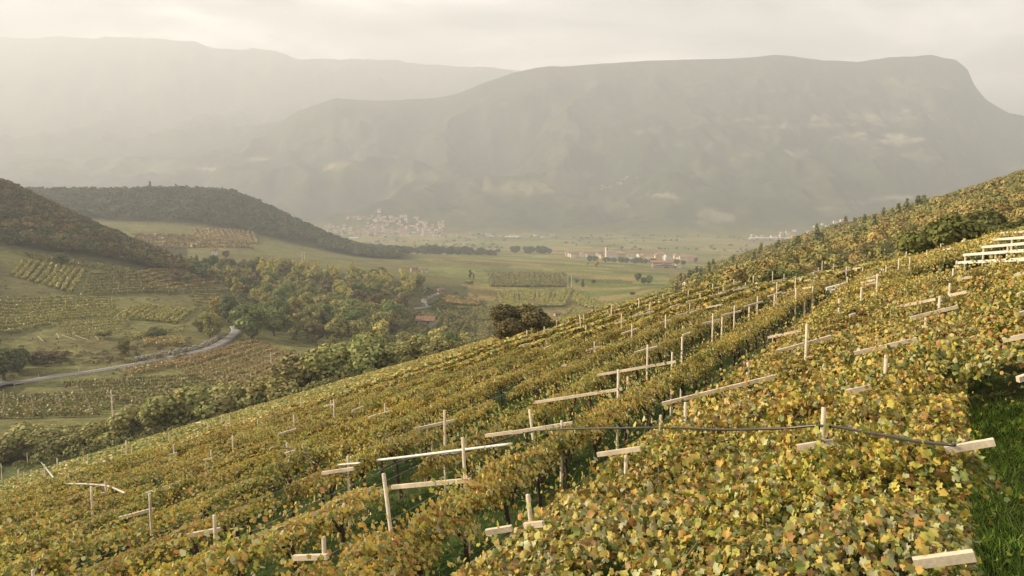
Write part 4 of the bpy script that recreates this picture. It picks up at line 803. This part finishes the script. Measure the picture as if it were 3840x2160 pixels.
reg(1288, 671, .25, [(150,637,720),(325,603,695),(345,740,805),(448,540,610),(680,487,600,12),(720,485,560),(745,588,640),(963,440,485),(1003,375,510),(985,475,500),(1102,468,600),(1188,397,450),(1278,325,435),(1392,352,420),(1385,380,470),(1208,580,725),(830,750,815),(1520,275,345),(1548,480,600),(1583,315,345),(1658,325,375),(1775,240,300),(1790,380,430),(1895,267,320),(2022,172,250),(2080,207,240),(2040,322,380),(2127,202,265),(2235,125,200),(2350,158,210),(2430,88,160),(2460,190,230),(2022,470,630),(2115,507,640),(2240,390,520),(2388,400,535),(2472,300,395),(1720,600,680),(1713,705,905),(1365,785,990),(1613,858,1000),(1070,1035,1385),(1165,1107,1215),(2375,962,1165)])
reg(644, 1006, .3055, [(370,-20,60),(615,0,60),(640,0,160),(15,160,235),(310,125,245),(855,0,60),(1062,30,105),(1443,40,75),(255,350,445),(757,465,560),(1552,85,315),(1702,310,650,20),(1050,608,1065,62),(557,1130,1400)])
reg(0, 1006, .3055, [(150,575,670),(195,595,650),(258,575,620),(365,530,650),(350,585,620),(470,480,590),(548,515,545),(565,605,690),(690,490,520),(722,447,520),(840,468,495),(750,712,935),(868,668,790),(1000,410,450),(1038,335,470),(1083,405,445),(1223,335,375),(1232,770,1040),(1388,265,335),(1430,372,435),(1583,280,330),(1632,260,305),(1712,195,250),(1738,415,490),(1765,950,1215),(1825,130,190),(1890,125,220),(1862,170,240),(1915,295,450),(2012,160,210),(270,1400,1449),(410,395,420),(222,435,465),(683,420,440),(921,425,445),(8,525,590)])
reg(1288, 1006, .3055, [(145,80,290,28),(410,170,290),(1225,125,215),(130,780,1005,28),(1875,862,930),(1430,20,170),(940,460,545)])
reg(1932, 1006, .3055, [(460,62,330)])
BEAMS = []
def regb(ox, oy, s, lst):
    for a, b, c, d in lst: BEAMS.append((ox + a * s, oy + b * s, ox + c * s, oy + d * s))
regb(1932, 523, 1 / 3, [(15,558,140,533),(190,524,300,500),(302,500,415,470),(490,448,540,438),(510,492,625,466),(640,462,700,450),(270,552,325,540),(350,530,375,523),(0,668,105,635),(105,648,200,625),(260,608,330,597),(740,530,840,505),(700,565,810,540),(735,580,815,560),(1000,742,1265,688),(1070,833,1435,745),(1370,660,1500,632),(1430,545,1530,520),(60,1085,480,970),(0,978,250,925),(650,1098,1125,990),(595,1388,775,1350),(1770,1000,1990,955),(1870,808,1990,775),(1885,658,1990,625),(1855,508,1990,475),(615,815,660,800),(1885,1295,1990,1260),(1410,258,1480,250),(1320,316,1380,308),(1535,208,1585,203)])
regb(1288, 671, .25, [(75,800,155,777),(325,825,390,800),(745,845,900,803),(1050,572,1150,543),(1210,505,1428,452),(1105,675,1265,620),(1490,565,1592,537),(1650,495,1762,467),(1790,465,1855,447),(1755,355,1918,318),(1590,408,1690,380),(1950,412,2118,378),(2055,285,2150,262),(2230,238,2378,207),(2335,402,2525,350),(1920,572,2095,532),(2110,490,2308,443),(1718,690,1790,667),(1235,865,1465,805),(860,1090,1650,955),(230,1365,1110,1230),(1510,1380,2640,1105),(500,1000,550,990)])
regb(644, 1006, .3055, [(560,52,650,35),(790,92,885,55),(930,145,1105,95),(180,285,330,240),(1310,240,1635,170),(240,445,325,420),(545,603,805,565),(1120,718,1770,660),(1890,295,2108,265),(310,1300,590,1290),(1895,1090,2108,1055)])
regb(0, 1006, .3055, [(1615,190,1655,180),(1390,455,1460,437),(1680,493,1750,480),(980,975,1265,900),(1550,1115,1815,1065),(835,775,875,765)])
regb(1288, 1006, .3055, [(0,270,500,190),(705,450,1060,400),(105,1035,260,1020)])
regb(1932, 1006, .3055, [(245,392,540,345),(1460,412,1865,345),(1200,1345,1700,1280)])
def pl(px): return 'at the left' if px < 640 else 'left of the centre' if px < 1288 else 'right of the centre' if px < 1930 else 'at the right'
post_pts = []
unit_post = {}
for i, (px, top, base, lean) in enumerate(POSTS):
    b = at(px + lean, base, lift=H_CAN + .05, tmin=4.2); rx, _, rz = ray(px, top); t = Vector((rx * b.y, b.y, rz * b.y)); gz = g1(b.x, b.y)
    r_ = .040 * min(1.4, max(1.0, b.y / 50.0)); post_pts.append((b, t, px)); sq = i in (POSTS.index(p_) for p_ in [])
    o = empty('trellis_post', (b.x, b.y, gz)); dv = t - b; bot = b - dv * ((b.z - gz) / max(dv.z, .3)) if lean else Vector((b.x, b.y, gz))
    nside = 4 if (abs(px - 376) < 3 or abs(px - 1662) < 3) else 9
    obj('shaft', MB().tube([bot - o.location - Vector((0, 0, .3)), t - o.location], [r_ * 1.05, r_ * .95], nside).mesh('shaft', M['concrete'], nside > 4), o)
    best = None
    dist = 'near' if b.y < 16 else 'middle' if b.y < 40 else 'far'
    o['_i'] = i; unit_post[i] = o
    tag(o, 'pale %s concrete post in the %s vines %s' % ('square' if nside == 4 else 'leaning round' if lean else 'round', dist, pl(px)), 'post', 'concrete posts in the vineyard')
for o in unit_post.values():
    if '_i' in o: del o['_i']
nb = 0; bx = sorted(BEAMS)
for i, (ax, ay, bx_, by) in enumerate(BEAMS):
    p, q = at(ax, ay, lift=H_CAN + .32, tmin=4.2), at(bx_, by, lift=H_CAN + .32, tmin=4.2); y_ = (p.y + q.y) / 2; k = min(1.6, max(1, y_ / 45))
    mx_, my_ = (ax + bx_) / 2, (ay + by) / 2; near_ = min(range(len(POSTS)), key=lambda j: abs(POSTS[j][0] - mx_) + abs(POSTS[j][2] - my_)); par = unit_post[near_]
    dd_ = abs(POSTS[near_][0] - mx_) + abs(POSTS[near_][2] - my_); belongs = True
    if belongs: obj('arm', MB().beam(p - par.location, q - par.location, .07 * k, .09 * k).mesh('arm', M['concrete']), par)
    else: tag(obj('trellis_arm', MB().beam(p, q, .07 * k, .09 * k).mesh('trellis_arm', M['concrete'])), 'pale concrete arm lying across the vine leaves %s, arm %d from the left' % (pl(mx_), bx.index(BEAMS[i]) + 1), 'trellis arm', 'loose looking arms on the vine canopy')
# bare long bars of the open pergola at the upper right
for j, (a, b, c, d) in enumerate([(1425, 415, 2080, 380), (1480, 355, 2080, 312), (1620, 297, 2080, 257), (1675, 242, 2080, 214), (1755, 192, 2080, 168), (1825, 160, 2080, 138)]):
    P0 = (1932 + a / 3, 523 + b / 3); P1 = (1932 + c / 3, 523 + d / 3); p, q = at(*P0, lift=H_CAN + .15), at(*P1, lift=H_CAN + .5)
    o = empty('pergola_bar', (p.x, p.y, g1(p.x, p.y))); tag(o, 'long white pergola bar over the grass at the upper right, %s from the front' % ['first', 'second', 'third', 'fourth', 'fifth', 'sixth'][j], 'pergola bar', 'bare pergola bars')
    obj('bar', MB().beam(p - o.location, q - o.location, .10, .13).mesh('bar', M['whitepipe']), o)
    for s in (.03, .5, .95):
        m_ = p.lerp(q, s); obj('leg', MB().tube([(m_.x - p.x, m_.y - p.y, g1(m_.x, m_.y) - o.location.z - .2), (m_.x - p.x, m_.y - p.y, m_.z - o.location.z - .05)], .05, 7).mesh('leg', M['concrete'], True), o)
# second line of white bars lower down
for j, (a, b, c, d) in enumerate([(440, 612, 592, 572), (470, 632, 540, 615)]):
    p, q = at(1932 + a / 3, 523 + b / 3, lift=H_CAN + .2), at(1932 + c / 3, 523 + d / 3, lift=H_CAN + .2); tag(obj('pergola_bar', MB().beam(p, q, .16, .16).mesh('pergola_bar', M['whitepipe'])), ['upper', 'lower'][j] + ' of two short white bars among the far golden vines', 'pergola bar')

# ------------------------------------------------------------------ irrigation pipes
def pipe(name, pts, r_, matl, label, cat, lift, ox=0, oy=0, s=1.0, nsm=6, parent=None):
    P = [at(ox + a * s, oy + b * s, lift=H_CAN + lift, tmin=4.2) for a, b in pts]; C_ = [Vector(q) for q in catmull(P, nsm)]
    o = obj(name, MB().tube(C_, r_, 8).mesh(name, matl, True), parent); 
    if label: tag(o, label, cat)
    return C_, o
pts = [(1288 + a * .3055, 1006 + b * .3055) for a, b in [(-250, 375), (-120, 345), (0, 305), (150, 265), (300, 246), (600, 236), (900, 232), (1200, 228), (1450, 235), (1700, 245), (1950, 243)]] + [(1932 + a * .3055, 1006 + b * .3055) for a, b in [(150, 232), (350, 215), (440, 213), (600, 228), (800, 265), (1000, 300), (1250, 345), (1540, 372)]]
main = empty('main_hose', at(2075, 1085, lift=0)); tag(main, 'long black irrigation hose strung over the near vines between posts', 'hose')
P = [at(a, b, lift=H_CAN + .5, tmin=4.2) for a, b in pts]; Cm = [Vector(q) - main.location for q in catmull(P, 6)]
obj('hose', MB().tube(Cm, .022, 8).mesh('hose', M['hose'], True), main)
for a, b, w in ((2056, 1076, 0), (2082, 1076, 1)):
    q = at(a, b, lift=H_CAN + .5) - main.location; obj('clamp', MB().tube([q + Vector((-.035, 0, .01)), q + Vector((.035, 0, .01))], .036, 8).mesh('clamp', M['hose'], True), main)
    d_ = obj('drop_tube', MB().tube([q, q + Vector((.02, -.02, -.55))], .011, 6).mesh('drop_tube', M['hose'], True), main)
    obj('fitting', MB().tube([q + Vector((0, -.03, -.06)), q + Vector((0, -.03, -.13))], .022, 8).mesh('fitting', M['whitepipe'], True), main)
pipe('white_pipe', [(1000, 497), (1300, 462), (1700, 412), (2108, 362)], .040, M['whitepipe'], 'long white pipe across the vines left of the centre', 'pipe', .30, 644, 1006, .3055)
pipe('dark_hose', [(1015, 585), (1100, 535), (1200, 500), (1400, 462), (1700, 432), (1900, 372), (2108, 303)], .024, M['hose'], 'dark hose sagging under the long white pipe', 'hose', .10, 644, 1006, .3055)
pipe('dark_hose', [(60, 412), (150, 395), (250, 398), (330, 420), (490, 525)], .030, M['hose'], 'dark hose arching over a short post left of the centre', 'hose', .30, 644, 1006, .3055)
pipe('dark_hose', [(650, 595), (720, 603), (770, 615)], .026, M['hose'], 'short dark hose under an arm left of the centre', 'hose', .08, 644, 1006, .3055)
pipe('white_pipe', [(680, 535), (770, 527), (860, 520)], .03, M['whitepipe'], 'short pale pipe beside the long white pipe', 'pipe', .2, 644, 1006, .3055)
pipe('grey_hose', [(545, 690), (700, 692), (860, 705), (920, 720), (1030, 768)], .040, M['steel'], 'grey hose laid over two posts at the left', 'hose', .30, 0, 1006, .3055)
pipe('white_pipe', [(1170, 780), (1360, 715), (1555, 645)], .045, M['whitepipe'], 'slanting white pipe behind the square post at the left', 'pipe', .25, 0, 1006, .3055)
pipe('grey_hose', [(338, 512), (365, 545), (400, 590), (440, 640)], .045, M['steel'], 'grey stand pipe with white cap at the far left', 'pipe', .5, 0, 1006, .3055)
for j, pt in enumerate([[(200, 955), (400, 860), (580, 762)], [(850, 1040), (1050, 900), (1290, 760)], [(1400, 1500), (1800, 1240), (2000, 1110)]]):
    P = [at(644 + a * .3055, 1006 + b * .3055, lift=.8) for a, b in pt]; tag(obj('drip_hose', MB().tube(catmull(P, 4), .014, 6).mesh('drip_hose', M['hose'], True)), 'thin black drip hose along a row under the vines, %s of three' % ['left', 'middle', 'right'][j], 'hose')
# thin wires strung along the near rows
for j, dw in enumerate((1.0, 2.6, 4.4, 6.0, 8.2, 9.4, 12.2, 13.3, 16.2, 17.2)):
    P = []
    for uw in np.linspace(4, 46, 15):
        x, y = xy_du(dw, uw); P.append((x, y, g1(x, y) + H_CAN + .16))
    tag(obj('trellis_wire', MB().tube(P, .0032, 4).mesh('trellis_wire', M['steel'])), 'thin steel wire strung along the vine rows, %s wire below the grass strip' % ('first second third fourth fifth sixth seventh eighth ninth tenth'.split()[j]), 'wire')
# twisted anchor wires at the end of the row
for j, (a, b) in enumerate([((2367, 1140), (2338, 1246)), ((2301, 1166), (2271, 1241))]):
    p, q = at(*a, lift=H_CAN - .1), at(*b, lift=.3, tmin=7.0); q = Vector((p.x - .16, p.y - .9, p.z - .62)) if j == 0 else Vector((p.x - .18, p.y - .8, p.z - .5))
    q = Vector((ray(*b)[0] * (p.y - .9), p.y - .9, ray(*b)[2] * (p.y - .9))); o = empty('anchor_wire', q); tag(o, '%s twisted wire cable holding the row end above the grass' % ('longer right' if j == 0 else 'shorter left'), 'wire')
    mb = MB(); n = 26; ax_ = (p - q)
    for s in range(2): mb.tube([ax_ * (k / n) + Vector((math.cos(k * .9 + s * 3.14), math.sin(k * .9 + s * 3.14), 0)) * .006 for k in range(n + 1)], .006, 5)
    obj('cable', mb.mesh('cable', M['steel'], True), o)
    for s in (.15, .45, .78): obj('knot', MB().tube([ax_ * (s - .03), ax_ * s + Vector((.012, 0, 0)), ax_ * (s + .03)], [.008, .02, .008], 7).mesh('knot', M['steel'], True), o)
# a loose shoot hanging out over the grass
P = [at(2395, 1125, lift=H_CAN + .2), at(2440, 1150, lift=H_CAN - .05), at(2480, 1185, lift=H_CAN - .3), at(2505, 1225, lift=H_CAN - .6), at(2530, 1245, lift=H_CAN - .7)]
y0 = P[0].y; P = [Vector((ray(*q)[0] * (y0 - .12 * i), y0 - .12 * i, ray(*q)[2] * (y0 - .12 * i))) for i, q in enumerate([(2395, 1125), (2440, 1150), (2480, 1185), (2505, 1220), (2530, 1238)])]
o = empty('vine_shoot', P[0]); tag(o, 'loose leafy vine shoot hanging out over the grass beside the row end arm', 'vine shoot'); Cs_ = [Vector(q) for q in catmull(P, 8)]
obj('stem', MB().tube([q - P[0] for q in Cs_], .006, 5).mesh('stem', M['cane']), o)
for k in range(80):
    q = Cs_[random.randrange(len(Cs_))] - P[0] + Vector((random.gauss(0, .07), random.gauss(0, .07), random.gauss(-.01, .055))); sz = random.uniform(.07, .12)
    obj('leaf', LEAFM[random.randrange(14)], o, q, (random.uniform(.2, 1.1), random.uniform(-.7, .7), random.uniform(0, 6.28)), (sz, sz, sz)).color = (.85, .95, .8, 1)
# ------------------------------------------------------------------ grass
n = 90000; D_ = np.concatenate([rng.uniform(-4.5, .6, 60000), rng.uniform(-1, 40, 30000)]); U_ = np.concatenate([3 + 18 * rng.uniform(0, 1, 60000) ** 1.4, rng.uniform(4, 36, 30000)])
X_, Y_ = xy_du(D_, U_); Z_ = ground(X_, Y_); hh = rng.uniform(.06, .17, n) * np.where(np.arange(n) < 60000, 1, 1.9) * (.6 + .9 * fbm(X_ * 1.2, Y_ * 1.2, 90, 3)); ww = rng.uniform(.006, .012, n) * np.where(np.arange(n) < 60000, 1, 2.2); a = rng.uniform(0, 6.28, n); lx, ly = rng.normal(size=n) * .5 * hh, rng.normal(size=n) * .5 * hh
B = np.stack([X_, Y_, Z_ - .01], -1); w3 = np.stack([np.cos(a) * ww, np.sin(a) * ww, 0 * a], -1); tip = B + np.stack([lx, ly, hh], -1)
V = np.stack([B - w3, B + w3, tip], 1).reshape(-1, 3); Fc = np.arange(3 * n).reshape(-1, 3); g = np.array([(.20, .35, .04), (.27, .42, .05), (.34, .42, .08), (.14, .25, .032)])[rng.integers(0, 4, n)] * np.where(np.arange(n) < 60000, 1, .42)[:, None]  # blades between the rows are darker, shade put into their colour
nl = 700; dl = rng.uniform(-4.5, .5, nl); ul = 4 + 18 * rng.uniform(0, 1, nl) ** 1.3; xl, yl = xy_du(dl, ul); pl_ = np.stack([xl, yl, ground(xl, yl) + rng.uniform(.03, .1, nl)], -1)
Vl, Fl, Cl = scatter(np.array([(-.5, -.4, 0), (.5, -.3, .1), (0, .6, 0)]), np.array([(0, 1, 2)]), pl_, rng.normal(size=(nl, 3)) * .4 + np.array([0, 0, 1.]), rng.uniform(.05, .11, nl), pick(nl, W_YEL)); Fc = np.concatenate([Fc, Fl + len(V)]); V = np.concatenate([V, Vl]); g = np.concatenate([g, Cl])
tag(obj('grass', mesh_np('grass', V, Fc, M['grass'], g)), 'short grass, bright green at the lower right, darkened as shade between the rows', 'grass', None, 'stuff')
# ------------------------------------------------------------------ things alike are told apart by their place
by = {}
for o in bpy.data.objects:
    if o.parent is None and 'label' in o: by.setdefault(o['label'], []).append(o)
def ordn(n): return '%d%s' % (n, 'th' if 10 < n % 100 < 14 else {1: 'st', 2: 'nd', 3: 'rd'}.get(n % 10, 'th'))
for lb, os_ in by.items():
    if len(os_) < 2: continue
    rows_ = os_[0]['category'] == 'vine row'
    os_.sort(key=(lambda o: o.location.y) if rows_ else (lambda o: o.location.x / max(o.location.y, 1)))
    for i, o in enumerate(os_): o['label'] = lb + ', ' + ordn(i + 1) + (' from the front' if rows_ else ' from the left')
# ------------------------------------------------------------------ the air
hz = bpy.data.materials.new('haze'); hz.use_nodes = True; nt = hz.node_tree; nt.nodes.clear()
o_ = N(nt, 'ShaderNodeOutputMaterial'); pv = N(nt, 'ShaderNodeVolumePrincipled'); pv.inputs['Color'].default_value = (.665, .697, .765, 1); pv.inputs['Density'].default_value = HAZE_DENSITY; pv.inputs['Anisotropy'].default_value = .14
L(nt, pv.outputs[0], o_.inputs['Volume'])
zt = float(Z.max()) + 25; zl = float(Z.min()) - 1.5
hb = MB().box((0, 0, (zt + zl) / 2), (31000, 31000, zt - zl)).mesh('haze', hz); tag(obj('haze', hb), 'pale warm haze filling the whole valley', 'haze', None, 'stuff')
print('haze top', zt, zl)
